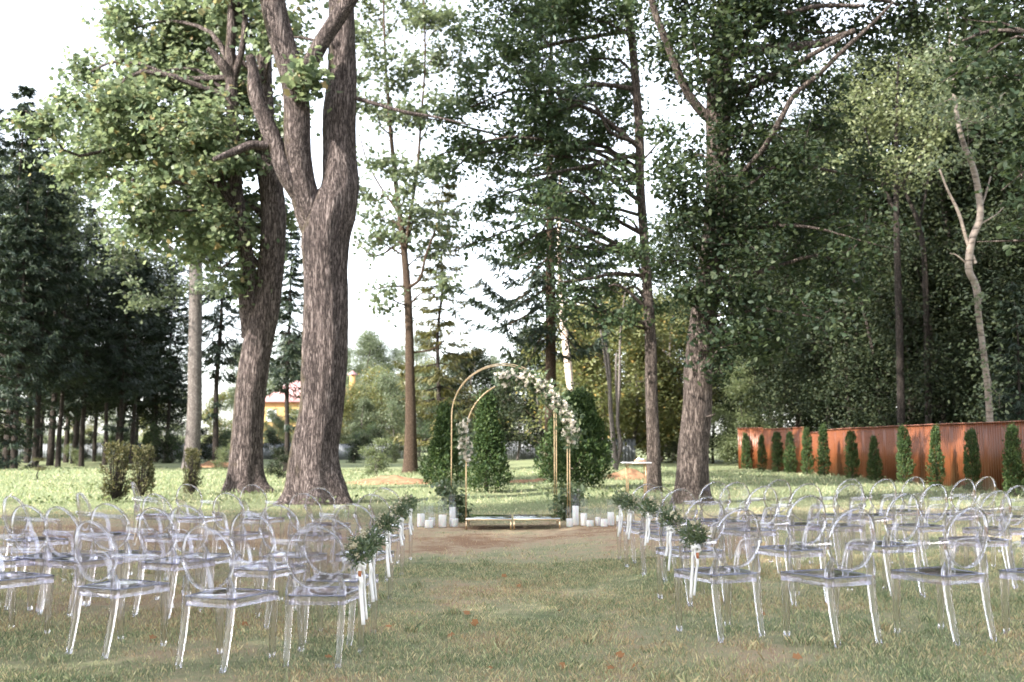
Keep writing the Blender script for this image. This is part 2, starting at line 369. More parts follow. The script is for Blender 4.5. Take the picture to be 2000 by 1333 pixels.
def grass_mat():
    t = NT('grass_blade'); f, n1, n2, n3, worn, g = ground_color(t)
    r = t.n('NewGeometry').outputs['Random Per Island']
    f2 = t.math('ADD', f, t.math('MULTIPLY', t.math('SUBTRACT', r, 0.5), 0.42))
    c = t.ramp(f2, [(0.30, (0.38, 0.265, 0.165)), (0.45, (0.50, 0.425, 0.285)), (0.55, (0.37, 0.37, 0.235)), (0.68, (0.165, 0.205, 0.118))])
    vr = t.math('ADD', t.math('MULTIPLY', t.math('FRACT', t.math('MULTIPLY', r, 57.3)), 0.85), 0.62)
    cv = t.n('CombineColor')
    for k_ in range(3): t.l(vr, cv.inputs[k_])
    c = t.mix(1.0, c, cv.outputs[0], 'MULTIPLY')
    p = t.pbr(c, 0.6, spec=0.3); tr = t.n('BsdfTranslucent'); t.l(t.mix(1.0, c, (1.2, 1.25, 0.8), 'MULTIPLY'), tr.inputs[0])
    ms = t.n('MixShader'); ms.inputs[0].default_value = 0.35; t.l(p, ms.inputs[1]); t.l(tr.outputs[0], ms.inputs[2])
    return t.done(ms.outputs[0])
M['grass'] = grass_mat()

# ------------------------------------------------------------------ ground and grass
def warp(a, b, n, pw):
    t = np.linspace(-1, 1, n); return np.sign(t) * np.abs(t) ** pw * (b - a) / 2 + (a + b) / 2
gx = warp(-900, 900, 161, 2.6); gy = np.concatenate([np.linspace(-60, 2, 20), 2 + (np.linspace(0, 1, 150)[1:] ** 2.3) * 1400])
XX, YY = np.meshgrid(gx, gy)
ZZ = gz(XX, YY) + sstep(150, 500, YY) * 6
nx, ny = len(gx), len(gy)
I = (np.arange(ny - 1)[:, None] * nx + np.arange(nx - 1)[None]).ravel()
g = MB().add(np.stack([XX, YY, ZZ], -1).reshape(-1, 3), np.stack([I, I + 1, I + nx + 1, I + nx], -1))
tag(g.build('lawn_ground', M['ground']), kind='structure')

def blades(n, sampler, hmin, hmax, wid, lean, seed):
    r = np.random.default_rng(seed); x, y, hs_ = sampler(r, n); n = len(x)
    z = gz(x, y); h = (hmin + (hmax - hmin) * r.random(n) ** 1.6) * hs_; a = r.random(n) * 6.283; la = r.random(n) * 6.283
    ln = h * lean * (0.3 + r.random(n)); ww = wid * (0.6 + 0.8 * r.random(n)) * np.sqrt(hs_)
    cx, sx_ = np.cos(a) * ww, np.sin(a) * ww
    V = np.zeros((n, 4, 3))
    V[:, 0] = np.stack([x - cx, y - sx_, z - 0.004], -1); V[:, 1] = np.stack([x + cx, y + sx_, z - 0.004], -1)
    mx, my = x + np.cos(la) * ln * 0.35, y + np.sin(la) * ln * 0.35
    V[:, 2] = np.stack([mx + cx * 0.7, my + sx_ * 0.7, z + h * 0.6], -1)
    V[:, 3] = np.stack([x + np.cos(la) * ln, y + np.sin(la) * ln, z + h], -1)
    i = np.arange(n)[:, None] * 4
    return V.reshape(-1, 3), np.concatenate([i + np.array([[0, 1, 2]]), i + np.array([[0, 2, 3]])])
def samp(y0, y1, k, wear):
    def f(r, n):
        y = np.sqrt(r.random(n) * (y1 ** 2 - y0 ** 2) + y0 ** 2); x = (r.random(n) * 2 - 1) * (y * 0.545 + 0.6)
        p = np.stack([x * k, y * k, 0 * x], -1); q = vnoise(p, 11) * 0.6 + vnoise(p * 2.7, 12) * 0.4
        worn = sstep(12.5, 15.5, y) * (1 - sstep(18, 20.5, y)) * sstep(-10, -7, x) * (1 - sstep(2.4, 4.5, x))
        wl = sstep(8, 10, y) * (1 - sstep(17, 20, y)) * (1 - sstep(-2.8, -1.4, x)); worn = np.maximum(worn, 0.55 * wl)
        keep = r.random(n) < np.clip((q - 0.22) * 2.6 + 0.3, 0.3, 1) * (1 - wear * worn)
        return x[keep], y[keep], (0.65 + 0.7 * q[keep]) * (1 - 0.45 * worn[keep])
    return f
gm = MB()
gm.add(*blades(310000, samp(4.6, 12.5, 1.6, 0.8), 0.010, 0.038, 0.0026, 0.75, 1))
gm.add(*blades(115000, samp(12.0, 26, 1.2, 0.45), 0.018, 0.055, 0.0036, 0.75, 2))
gm.add(*blades(120000, samp(25, 62, 0.5, 0.0), 0.03, 0.15, 0.008, 0.7, 3))
def tuft_samp(r, n):
    c = 150; ty = np.sqrt(r.random(c) * (13.0 ** 2 - 4.8 ** 2) + 4.8 ** 2); tx = (r.random(c) * 2 - 1) * (ty * 0.545 + 0.5)
    k = r.integers(0, c, n); s = 0.03 + 0.07 * r.random(c)
    return tx[k] + r.normal(0, 1, n) * s[k], ty[k] + r.normal(0, 1, n) * s[k], np.full(n, 1.0) * (0.8 + 0.8 * r.random(c))[k]
gm.add(*blades(11000, tuft_samp, 0.02, 0.055, 0.0022, 0.7, 4))
tag(gm.build('lawn_grass', M['grass'], smooth=False), 'short patchy grass, green and straw dry, covering the lawn', 'grass', kind='stuff')

# ------------------------------------------------------------------ leaves, twigs, trunks
def tmpl(pts, fold=0.25):                              # one half outline (u>=0) -> folded two-halves leaf
    R = np.array([(u, v, abs(u) * fold) for u, v in pts]); L = R[1:-1].copy(); L[:, 0] *= -1
    V = np.vstack([R, L]); n = len(R)
    return V, [list(range(n)), [0] + [n - 1] + [n + k for k in range(len(L) - 1, -1, -1)]]
LEAF = {
 'maple': tmpl([(0, 0), (0.46, 0.10), (0.30, 0.34), (0.50, 0.60), (0, 1.0)]),
 'oak': tmpl([(0, 0), (0.12, 0.25), (0.28, 0.5), (0.26, 0.8), (0, 1.0)]),
 'oval': tmpl([(0, 0), (0.27, 0.3), (0.22, 0.7), (0, 1.0)]),
 'slim': tmpl([(0, 0), (0.13, 0.45), (0, 1.0)]),
 'strip': (np.array([(-0.10, 0, 0), (0.10, 0, 0), (0.07, 0.7, 0.02), (0, 1.0, 0), (-0.07, 0.7, 0.02)]), [[0, 1, 2, 3, 4]]),
 'fan': (np.array([(0, 0, 0), (0.28, 0.55, 0.06), (0.12, 1.0, 0), (-0.12, 0.95, 0.02), (-0.3, 0.5, 0.05)]), [[0, 1, 2, 3, 4]]),
}
def leaves(mb, C, size, Nrm, r, kind='oval', along=None, jitter=0.6):
    """C centres, Nrm preferred normals, along preferred leaf direction"""
    n = len(C)
    if n == 0: return
    N = nrm(np.asarray(Nrm) + r.normal(0, jitter, (n, 3)))
    D = r.normal(0, 1, (n, 3)) if along is None else np.asarray(along) + r.normal(0, jitter * 0.6, (n, 3))
    D = nrm(D - (D * N).sum(1, keepdims=True) * N); S = np.cross(D, N)
    T, faces = LEAF[kind]; s = np.broadcast_to(size, (n,))[:, None, None]
    V = C[:, None] + s * (T[None, :, 0:1] * S[:, None] + (T[None, :, 1:2] - 0.3) * D[:, None] + T[None, :, 2:3] * N[:, None])
    base = mb.n; mb.v.append(V.reshape(-1, 3)); mb.n += n * len(T)
    i = np.arange(n)[:, None] * len(T) + base
    for f in faces:
        a = i + np.array([f])
        (mb.f3 if len(f) == 3 else mb.f4 if len(f) == 4 else mb.ng).append(a)
def sphere_pts(r, n, outward=0.45):
    return nrm(r.normal(0, 1, (n, 3))) * (r.random((n, 1)) ** outward)
def crown(mb, tw, blobs, r, size, kind, per=42, rc=0.42, flat=0.55, up=0.7, twig=0.012, root=None):
    """blobs: (centre, radii(3), clusters)"""
    for c, rad, ncl in blobs:
        c = np.asarray(c, float); rad = np.asarray(rad, float)
        sp_ = sphere_pts(r, ncl); sp_ *= (0.75 + 0.5 * vnoise(sp_ * 2 + c * 0.7, 5))[:, None]
        P = c + sp_ * rad
        rt = c if root is None else np.asarray(root)
        for p, s_ in zip(P, sp_):
            q = per * (0.45 + 1.1 * r.random()); k = int(q); rr = rc * (0.6 + 0.8 * r.random())
            d = nrm(s_ * rad + np.array([0, 0, 0.2]) + r.normal(0, 0.3, 3))
            a = r.random((k, 1)) ** 0.7
            L = p + d * (a - 0.5) * rr * 2.4 + r.normal(0, 1, (k, 3)) * rr * np.array([1, 1, flat]) * 0.62
            leaves(mb, L, size * (0.7 + 0.6 * r.random(k)), np.array([0, 0, up]) + 0.35 * s_, r, kind, jitter=0.55)
            if tw is not None and r.random() < 0.65:
                b0 = c + (p - c) * (0.15 + 0.3 * r.random()) ; mid = (b0 + p) / 2 + r.normal(0, 0.12, 3) * np.linalg.norm(p - b0) - np.array([0, 0, 0.05])
                e = p + d * rr * 0.9
                V, F, cp_ = sweep(catmull([b0, mid, p, e], 2), circ(3, twig), np.linspace(1.6, 0.4, 7), cap=False); tw.add(V, F)
def tube(mb, P, R, sides=10, per=4, noise=0.0, seed=0, flute=0.0, fl_z=0.0):
    P = np.asarray(P, float); X = catmull(np.hstack([P, np.asarray(R, float)[:, None]]), per); C, rr = X[:, :3], np.maximum(X[:, 3], 0.002)
    T, N, B = frames(C); t = np.arange(sides) * 2 * math.pi / sides; ct, st = np.cos(t), np.sin(t)
    D = ct[None, :, None] * N[:, None] + st[None, :, None] * B[:, None]
    rad = np.repeat(rr[:, None], sides, 1)
    if noise:
        q = (C[:, None] * np.array([0.8, 0.8, 0.45]) + D * rad[..., None] * 2.2).reshape(-1, 3)
        rad = rad * (1 + noise * (vnoise(q * 1.1, seed) - 0.5) * 2 + noise * 0.6 * (vnoise(q * 3.3, seed + 1) - 0.5)).reshape(rad.shape)
    if flute:
        rad = rad * (1 + flute * np.exp(-np.maximum(C[:, 2] - fl_z, 0) / 0.55)[:, None] * (0.45 + np.cos(t * 5 + seed)[None] * 0.5 + 0.3 * np.cos(t * 3 + 1.7 * seed)[None]))
    if noise > 0.07:
        t2 = D * 11 + C[:, None] * np.array([0, 0, 1.0]) * 2.0
        rad = rad + 0.016 * (np.abs(vnoise(t2.reshape(-1, 3), seed + 9).reshape(rad.shape) - 0.5) * 2 - 0.5)
    V = C[:, None] + D * rad.reshape(len(C), sides)[..., None]; n = len(C)
    i = np.arange(n - 1)[:, None]; j = np.arange(sides)[None]
    F = np.stack([i * sides + j, i * sides + (j + 1) % sides, (i + 1) * sides + (j + 1) % sides, (i + 1) * sides + j], -1).reshape(-1, 4)
    mb.add(V.reshape(-1, 3), F); mb.ng.append(np.array([list(range((n - 1) * sides, n * sides))]) + mb.n - n * sides)
    return C, rr

def px_path(path, Y, dy=None):                         # [(px, py, width px)] at distance Y -> points and radii
    P = np.array([at(x, y, Y + (dy[i] if dy else 0)) for i, (x, y, _) in enumerate(path)])
    R = np.array([w_ * 0.5 * Y / FPX for *_, w_ in path]); return P, R
def px_blobs(L, Y, dens=1.0, spread=0.0, r=None):
    out = []
    for b in L:
        x, y, rp = b[:3]; k = rp * Y / FPX; c = at(x, y, Y + (b[3] if len(b) > 3 else (r.random() - 0.5) * spread))
        out.append((c, (k, k * 1.05, k * 0.85), max(4, int(dens * 9.0 * (k ** 2) + 3))))
    return out
def hero_tree(name, label, base, Y, stems, limbs, blobs, leafmat, barkmat, kind, size, r, sides=40, per=42, rc=0.42, noise=0.1, flute=0.35, extra=None, up=0.7, twigs=True):
    """stems[0] is the trunk; paths in photo pixels, converted at the tree's distance"""
    b = np.asarray(base, float); t = thing(name, label, 'tree', b)
    allc = []
    mb = MB()
    for i, s in enumerate(stems):
        P, R = px_path(s[0] if isinstance(s, tuple) else s, Y, s[1] if isinstance(s, tuple) else None)
        if i == 0: P[0] = b + np.array([0, 0, -0.15])
        C, rr = tube(mb, P - b, R, sides, 10 if i == 0 else 8, noise, 3 * i + 1, flute if i == 0 else 0.0, 0.0); allc.append((C, rr))
    mb.build('trunk', barkmat, t)
    for i, s in enumerate(limbs):
        P, R = px_path(s[0] if isinstance(s, tuple) else s, Y, s[1] if isinstance(s, tuple) else None)
        C, rr = tube(lm := MB(), P - b, R, 12, 5, 0.06, 20 + i); lm.build('limb', barkmat, t); allc.append((C, rr))
    lf, tw = MB(), MB(); Pall = np.vstack([c for c, _ in allc]); Rall = np.concatenate([q for _, q in allc])
    bl = [(c - b, rad, n) for c, rad, n in blobs]
    for c, rad, n in bl:                               # a branch from the nearest stem, starting lower than the blob, to each foliage mass
        d = np.linalg.norm((Pall - c) * np.array([1, 1, 1.0]) + np.array([0, 0, 1.0]) * np.linalg.norm(rad) * 0.6, axis=1) + 4.0 * (Pall[:, 2] > c[2] + 0.5) + 0.5 / (Rall + 0.05)
        k = int(np.argmin(d)); a = Pall[k]; L = np.linalg.norm(c - a)
        m1 = a + (c - a) * 0.35 + r.normal(0, 0.07, 3) * L + np.array([0, 0, 0.10 * L]); m2 = a + (c - a) * 0.7 + r.normal(0, 0.07, 3) * L + np.array([0, 0, 0.06 * L])
        r0 = min(Rall[k] * 0.6, 0.025 + 0.014 * L)
        tube(tw, [a, m1, m2, c, c + (c - m2) * 0.6], [r0, r0 * 0.75, r0 * 0.5, r0 * 0.3, 0.01], 6, 3)
    crown(lf, tw if twigs else None, bl, r, size, kind, per, rc, up=up)
    if tw.n: tag(tw.build('branches', barkmat, t), kind='stuff')
    lf.build('crown', leafmat, t, smooth=False)
    return t

r = np.random.default_rng(21)
# --- the great forked maple by the rows
b1 = ground_at(614, 984)
hero_tree('maple_tree', 'huge old tree whose thick trunk forks into two tall stems, ridged grey-brown bark', b1, b1[1],
  [[(616, 986, 118), (614, 962, 102), (611, 890, 90), (624, 806, 84), (630, 743, 84), (634, 680, 85), (637, 562, 85), (636, 470, 94), (650, 410, 92), (664, 368, 76), (663, 300, 66), (663, 225, 64), (667, 150, 60), (667, 60, 57), (667, -60, 52), (680, -300, 40), (660, -520, 24)],
   ([(628, 470, 64), (606, 415, 62), (588, 350, 56), (581, 280, 52), (580, 210, 52), (572, 150, 50), (552, 80, 52), (533, 5, 49), (515, -120, 42), (480, -330, 26)], [0, -0.1, -0.3, -0.5, -0.6, -0.7, -0.8, -0.9, -1, -1])],
  [([(585, 180, 34), (602, 135, 34), (625, 88, 33), (655, 42, 34), (682, 0, 34), (730, -90, 28), (800, -220, 18)], [-.7, -.8, -.9, -1, -1.1, -1.2, -1.2]),
   ([(608, 425, 26), (562, 350, 32), (541, 292, 34), (520, 240, 33), (498, 182, 30), (495, 140, 22), (487, 108, 17)], [0, -.45, -.5, -.6, -.7, -.7, -.8]),
   ([(520, 286, 20), (490, 284, 18), (455, 298, 15), (418, 312, 9)], [-.6, -.8, -1.0, -1.4]),
   ([(694, 192, 9), (740, 205, 8), (790, 219, 7), (850, 229, 5), (915, 244, 3)], [-.2, -.4, -.6, -.6, -.8]),
   ],
  px_blobs([(560, -60, 90), (470, -160, 130), (620, -200, 140), (740, -180, 120), (700, -330, 150), (560, -330, 150), (860, -240, 90), (400, -60, 90, -1), (585, 150, 22, -1.2), (610, 165, 20, -1.0), (545, 100, 30, 1.5)], b1[1], 0.8, 3, r),
  M['maple'], M['bark'], 'maple', 0.18, r, sides=64, per=32, noise=0.12, flute=0.42)
# --- second, darker trunk behind it, carrying the bright crown over the left
b2 = ground_at(482, 962)
hero_tree('maple_tree', 'leaning dark trunk with mossy side and broad bright leafy crown beside the huge forked tree', b2, b2[1],
  [[(480, 962, 82), (480, 935, 64), (481, 860, 60), (486, 787, 58), (500, 690, 56), (515, 620, 56), (525, 562, 54), (534, 450, 50), (533, 400, 48), (522, 300, 45), (516, 188, 36), (520, 75, 22), (522, -60, 16)],
   ([(492, 660, 40), (484, 580, 36), (484, 525, 30), (472, 450, 32), (461, 380, 28), (456, 250, 24), (451, 142, 24), (450, 100, 20), (453, 38, 17), (451, -80, 12)], [0, -.2, -.3, -.5, -.6, -.7, -.8, -.9, -1, -1])],
  [([(453, 150, 24), (436, 128, 20), (420, 108, 14), (405, 95, 9)], [-.8, -1, -1.1, -1.2]), ([(455, 160, 16), (474, 90, 12), (480, 10, 11), (482, -80, 9)], [-.8, -1, -1, -1]),
   ([(470, 430, 14), (420, 350, 11), (370, 300, 8), (310, 260, 5)], [-.5, -1, -1.2, -1.5])],
  px_blobs([(330, 100, 85), (270, 150, 70), (400, 60, 75), (450, 150, 60), (390, 180, 80), (300, 230, 85), (230, 210, 50), (190, 230, 45), (400, 290, 85), (320, 320, 80), (240, 300, 70), (180, 300, 55), (440, 370, 75), (370, 400, 65), (290, 390, 60), (150, 330, 42), (160, 150, 38), (140, 210, 25), (90, 250, 35), (480, 440, 55), (430, 450, 45), (480, 300, 60), (250, 60, 60), (340, 30, 70), (470, 30, 60), (300, 450, 40), (545, 250, 40), (560, 330, 25), (500, 520, 30), (470, -90, 110), (330, -80, 100), (540, 60, 45), (440, 260, 60), (420, 470, 45), (545, 420, 22), (500, 200, 45), (460, 560, 26), (400, 500, 36)], b2[1], 2.1, 4.5, r),
  M['maple'], M['bark'], 'maple', 0.16, r, sides=44, per=54, noise=0.09, flute=0.4)
# --- slim straight tree by the oak
b3 = ground_at(1277, 962)
hero_tree('oak_tree', 'tall slim straight trunk with low dense boughs beside the arch table', b3, b3[1],
  [[(1277, 962, 34), (1276, 950, 30), (1276, 869, 26), (1272, 764, 24), (1271, 680, 23), (1264, 560, 20), (1258, 470, 19), (1250, 350, 18), (1249, 270, 18), (1238, 120, 17), (1225, 0, 15), (1215, -120, 11)]],
  [([(1262, 540, 9), (1200, 535, 8), (1150, 545, 6), (1090, 552, 3)], [0, -.3, -.5, -.8]), ([(1246, 175, 10), (1160, 165, 9), (1090, 180, 8), (1000, 178, 5), (920, 210, 3)], [0, -.3, -.5, -.8, -1]), ([(1240, 60, 10), (1170, 70, 9), (1090, 85, 8), (1010, 110, 5)], [0, .3, .5, .8]), ([(1250, 300, 9), (1190, 315, 8), (1120, 330, 6), (1040, 345, 4)], [0, -.6, -1, -1.4])],
  px_blobs([(1000, 110, 60), (940, 190, 48), (1060, 190, 65), (1150, 110, 70), (910, 290, 40), (990, 300, 58), (1100, 290, 60), (1180, 250, 55), (1120, 400, 45), (1190, 420, 36), (1050, 400, 36), (960, 390, 34), (1185, 560, 30), (1130, 560, 30), (1085, 590, 24), (1170, 610, 24), (1000, 20, 60), (1120, 10, 80), (1220, 30, 60), (1290, 530, 30), (1230, 620, 26), (1240, 500, 30), (930, 60, 36), (880, 240, 26), (1050, -60, 80), (1200, -100, 100), (1300, 260, 36), (1205, 350, 36), (1280, 600, 24), (890, 330, 24), (1010, 480, 30), (1070, 490, 30), (1150, 480, 30), (940, 470, 24), (1210, 180, 50), (1060, 270, 50), (1150, -180, 90), (1280, -220, 90), (1100, -300, 90), (1220, -340, 100), (1330, -330, 90)], b3[1], 2.6, 4.0, r),
  M['oak_light'], M['oakbark'], 'oval', 0.15, r, sides=28, per=54, noise=0.06, flute=0.15)
# --- the stout oak
b4 = ground_at(1349, 984)
hero_tree('oak_tree', 'stout ridged oak trunk behind the chairs, dark leafy crown hanging low around it', b4, b4[1],
  [[(1349, 984, 74), (1349, 960, 60), (1352, 880, 58), (1360, 800, 58), (1362, 740, 56), (1366, 680, 52), (1376, 600, 50), (1392, 500, 50), (1398, 440, 50), (1402, 330, 50), (1403, 236, 50), (1410, 100, 49), (1421, 0, 42), (1430, -150, 36), (1440, -350, 22)]],
  [([(1412, 110, 26), (1460, 98, 22), (1530, 94, 19), (1600, 85, 15), (1670, 60, 10)], [0, -.4, -.8, -1, -1.5]), ([(1405, 190, 18), (1450, 175, 16), (1520, 145, 13), (1590, 105, 10), (1650, 70, 7)], [0, -.5, -1, -1.4, -1.8]),
   ([(1400, 385, 12), (1462, 325, 11), (1495, 285, 11), (1522, 238, 11), (1552, 185, 10), (1600, 145, 9), (1640, 105, 8), (1700, 50, 7), (1745, 4, 5)], [0, -1, -1.5, -1.8, -2, -2, -2.2, -2.4, -2.6]),
   ([(1398, 240, 22), (1365, 212, 20), (1335, 165, 17), (1305, 90, 15), (1275, 10, 13), (1262, -70, 10)], [0, -.1, -.3, -.5, -.7, -.8]), ([(1425, 30, 16), (1470, 12, 14), (1530, 26, 10), (1600, 12, 9), (1690, 12, 6)], [0, -.5, -1, -1.2, -1.4]),
   ([(1376, 815, 5), (1390, 812, 4), (1396, 808, 2)], [0, -.6, -.7])],
  px_blobs([(1290, 80, 50), (1330, 150, 45), (1300, 330, 38), (1345, 300, 40), (1400, 400, 52, -1), (1330, 440, 45), (1500, 390, 80), (1450, 480, 68, -1.0), (1560, 320, 60), (1430, 570, 50, -1), (1400, 640, 36, -1), (1480, 600, 55), (1560, 500, 80), (1620, 420, 70), (1350, 20, 60), (1470, 50, 70), (1570, 40, 80), (1540, 150, 50), (1470, 200, 45), (1680, 60, 70), (1780, 20, 80), (1640, 550, 60), (1590, 620, 50), (1520, 660, 50), (1450, 670, 36), (1680, 470, 55), (1310, 510, 30, -.5), (1345, 560, 28, -1), (1480, 290, 55), (1400, 270, 30, -1), (1420, 180, 36, -1), (1390, 500, 30, -1), (1405, 720, 24, -.8), (1610, 250, 50), (1690, 350, 50), (1440, -120, 130), (1620, -130, 130), (1280, -100, 100), (1375, 590, 28, -1), (1850, -60, 90), (1400, 60, 45, -1.6), (1445, 130, 42, -1.6), (1380, 140, 36, -1.6), (1400, 330, 42, -1.6), (1460, 260, 40, -1.2), (1350, 80, 42, -1), (1600, 175, 40), (1450, 10, 50, -1), (1520, 100, 45), (1330, 380, 36), (1350, -280, 130), (1520, -300, 140), (1680, -260, 130), (1440, -460, 140), (1600, -480, 130), (1280, -250, 110)], b4[1], 2.3, 3.5, r),
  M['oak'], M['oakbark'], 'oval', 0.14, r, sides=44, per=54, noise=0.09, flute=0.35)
# --- tall airy tree left of the arch
b5 = ground_at(801, 924)
hero_tree('maple_tree', 'tall airy tree with straight brown trunk growing from the orange dirt heap', b5, b5[1],
  [[(801, 924, 34), (801, 905, 27), (802, 820, 22), (801, 750, 19), (800, 680, 18), (797, 590, 16), (790, 500, 14), (783, 440, 12), (770, 330, 9), (760, 220, 7), (752, 100, 5), (748, -40, 3)]],
  [([(790, 500, 8), (800, 430, 7), (815, 330, 6), (822, 240, 5), (830, 120, 4), (828, 0, 3)], [0, -.3, -.5, -.6, -.7, -.8]), ([(797, 562, 7), (820, 545, 6), (832, 500, 5), (850, 450, 4)], [0, -.5, -.7, -.9]), ([(797, 560, 5), (760, 560, 4), (722, 568, 2)], [0, -.5, -.8]),
   ([(785, 470, 5), (735, 500, 4), (690, 470, 3)], [0, .5, 1.0]), ([(781, 420, 5), (740, 360, 4), (715, 310, 3), (700, 250, 2)], [0, .5, .8, 1]), ([(800, 690, 4), (850, 680, 3), (890, 640, 2)], [0, 0.2, 0.5])],
  px_blobs([(780, 450, 45), (740, 420, 36), (820, 420, 36), (800, 340, 42), (740, 320, 36), (850, 320, 36), (770, 240, 44), (830, 220, 44), (720, 210, 34), (880, 200, 36), (800, 130, 46), (860, 110, 38), (740, 110, 36), (800, 30, 50), (730, 30, 36), (880, 40, 40), (715, 470, 26), (850, 490, 30), (740, 570, 18), (760, 600, 14), (820, -60, 70), (880, 420, 30), (870, 560, 22), (920, 120, 36), (700, 60, 30), (690, 150, 26), (715, 380, 26), (930, 300, 26), (760, 170, 30), (840, 40, 40)], b5[1], 0.72, 4.0, r),
  M['grey_leaf'], M['pinebark'], 'maple', 0.23, r, sides=18, per=34, rc=0.6, noise=0.06, flute=0.12)

# --- generic deciduous trees (shared meshes)
def gen_tree(h, cb, cw, seed, leafmat, barkmat, size, kind, ncl, per=34, rc=0.65, trunk=0.22, bend=0.6, open_=0.0, multi=1, rad_pow=0.6):
    r = np.random.default_rng(seed); tk = MB(); lf = MB(); pts = []
    for m in range(multi):
        lean = r.normal(0, 1, 2) * bend * (1.6 if multi > 1 else 1); k = 6
        P = np.array([[lean[0] * (i / k) ** 1.3 + r.normal(0, 0.10) * (i > 0), lean[1] * (i / k) ** 1.3 + r.normal(0, 0.10) * (i > 0), -0.2 + h * 0.93 * i / k] for i in range(k + 1)])
        if multi > 1: P[0, :2] = r.normal(0, 0.12, 2)
        C, rr = tube(tk, P, trunk * (1 - np.arange(k + 1) / (k + 1)) ** 0.8 / math.sqrt(multi), 10, 4, 0.05, seed + m, 0.2, 0); pts.append((C, rr))
    Pall = np.vstack([c for c, _ in pts]); bl = []
    nb = int(10 + h * 0.9)
    for i in range(nb):
        u = cb + (1 - cb) * (i + r.random()) / nb; z = h * u
        prof = math.sin(math.pi * min(1, max(0.06, (u - cb) / (1 - cb) * 0.86 + 0.12))) ** rad_pow
        a = r.random() * 6.283 + i * 2.4; d = cw * prof * (0.35 + 0.55 * r.random())
        k = int(np.argmin(np.abs(Pall[:, 2] - (z - d * 0.5)))); base = Pall[k]
        c = np.array([base[0] + math.cos(a) * d, base[1] + math.sin(a) * d, z]); q = cw * (0.28 + 0.2 * r.random()) * (0.6 + 0.4 * prof)
        tube(tk, [base, base + (c - base) * 0.5 + np.array([0, 0, 0.08 * d]), c, c + (c - base) * 0.25], [0.02 + 0.014 * d, 0.016 + 0.008 * d, 0.015, 0.006], 5, 3)
        bl.append((c, (q, q, q * 0.8), max(4, int(ncl / nb))))
    crown(lf, tk, bl, r, size, kind, per, rc, twig=0.014)
    return tk.mesh('trunk', barkmat), lf.mesh('crown', leafmat, False)
def spruce_mesh(h, cw, cb, seed, needle, bark, size=0.34, dens=1.0, trunk=0.22, droop=0.5, dead=True):
    r = np.random.default_rng(seed); tk = MB(); lf = MB(); k = 7
    P = np.array([[r.normal(0, 0.06) * (i > 0), r.normal(0, 0.06) * (i > 0), -0.2 + (h + 0.2) * i / k] for i in range(k + 1)])
    tube(tk, P, trunk * (1 - np.arange(k + 1) / (k + 0.4)), 12, 4, 0.05, seed, 0.2, 0)
    z = h * cb * (0.3 if dead else 1)
    while z < h * 0.985:
        u = z / h; live = u > cb
        L = cw * (1 - (u - cb) / (1 - cb)) ** 0.8 + 0.25 if live else cw * 0.5 * r.random() + 0.3
        for _ in range(int(r.integers(4, 7)) if live else int(r.integers(1, 3))):
            a = r.random() * 6.283; l = L * (0.65 + 0.5 * r.random()); dr = droop * (0.6 + 0.6 * r.random()) * (1.1 - u)
            d = np.array([math.cos(a), math.sin(a), 0]); s_ = np.linspace(0, 1, 6)[:, None]
            B = np.array([0, 0, z]) + d * l * s_ + np.array([0, 0, 1]) * l * (-dr * np.sin(s_ * 2.4) + 0.12 * s_ ** 3)
            tube(tk, B[[0, 2, 3, 5]], [0.012 + 0.008 * l, 0.012 + 0.004 * l, 0.012, 0.004], 4, 2)
            if live or r.random() < 0.12:
                n = int(dens * (14 + 26 * l)); t = 0.12 + 0.88 * r.random(n) ** 0.8; idx = t * 5; i0 = np.minimum(idx.astype(int), 4); f = (idx - i0)[:, None]
                C = B[i0] * (1 - f) + B[i0 + 1] * f; side = np.cross(d, [0, 0, 1]); off = (r.random((n, 1)) * 2 - 1) * (0.10 + 0.24 * l * (1.05 - t[:, None]))
                C = C + side * off + np.array([0, 0, -1]) * (0.22 * np.abs(off) + 0.12 * r.random((n, 1)))
                leaves(lf, C, size * (0.6 + 0.8 * r.random(n)), np.array([0, 0, 1.0]) + 0.5 * d, r, 'strip', d * 0.6 + side * np.sign(off) * 0.5 + np.array([0, 0, -0.75]), 0.5)
        z += 0.34 + 0.18 * r.random() + 0.012 * h * (1 - u)
    return tk.mesh('trunk', bark), lf.mesh('crown', needle, False)
def plant(name, meshes, label, x, y, s=1.0, rz=0.0, group=None, cat='tree', mats=None, sz=None, z=None):
    t = thing(name, label, cat, (x, y, gz1(x, y) if z is None else z), rz, group, (s, s, s * (sz or 1.0)))
    a = obj('trunk', meshes[0], t) if meshes[0] else None; b = obj('crown', meshes[1], t)
    if mats: b.material_slots[0].link = 'OBJECT'; b.material_slots[0].material = mats
    return t
TALL = [gen_tree(19, 0.22, 4.6, 101 + i, M['wood_shade_leaf'], M['barkdark'], 0.19, 'oval', 640, 46, 0.78, 0.24, 0.8) for i in range(3)]
DENSE = [gen_tree(13, 0.06, 4.2, 121 + i, M['wood_shade_leaf'], M['barkdark'], 0.18, 'oval', 540, 46, 0.7, 0.16, 0.8) for i in range(2)]
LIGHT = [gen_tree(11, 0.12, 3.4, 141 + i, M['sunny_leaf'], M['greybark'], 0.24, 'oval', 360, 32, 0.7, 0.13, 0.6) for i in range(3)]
BUSH = [gen_tree(3.0, 0.05, 1.5, 161 + i, M['herb'], M['greybark'], 0.13, 'oval', 130, 34, 0.32, 0.04, 0.3, multi=4) for i in range(2)]
SPR = [spruce_mesh(22, 3.8, 0.27, 201, M['needle'], M['barkdark'], 0.42, 1.0), spruce_mesh(20, 3.4, 0.33, 202, M['needle'], M['barkdark'], 0.42, 1.0), spruce_mesh(11, 2.4, 0.04, 203, M['needle'], M['barkdark'], 0.36, 1.1, 0.14, 0.35)]
ang = lambda: float(r.random() * 6.283)
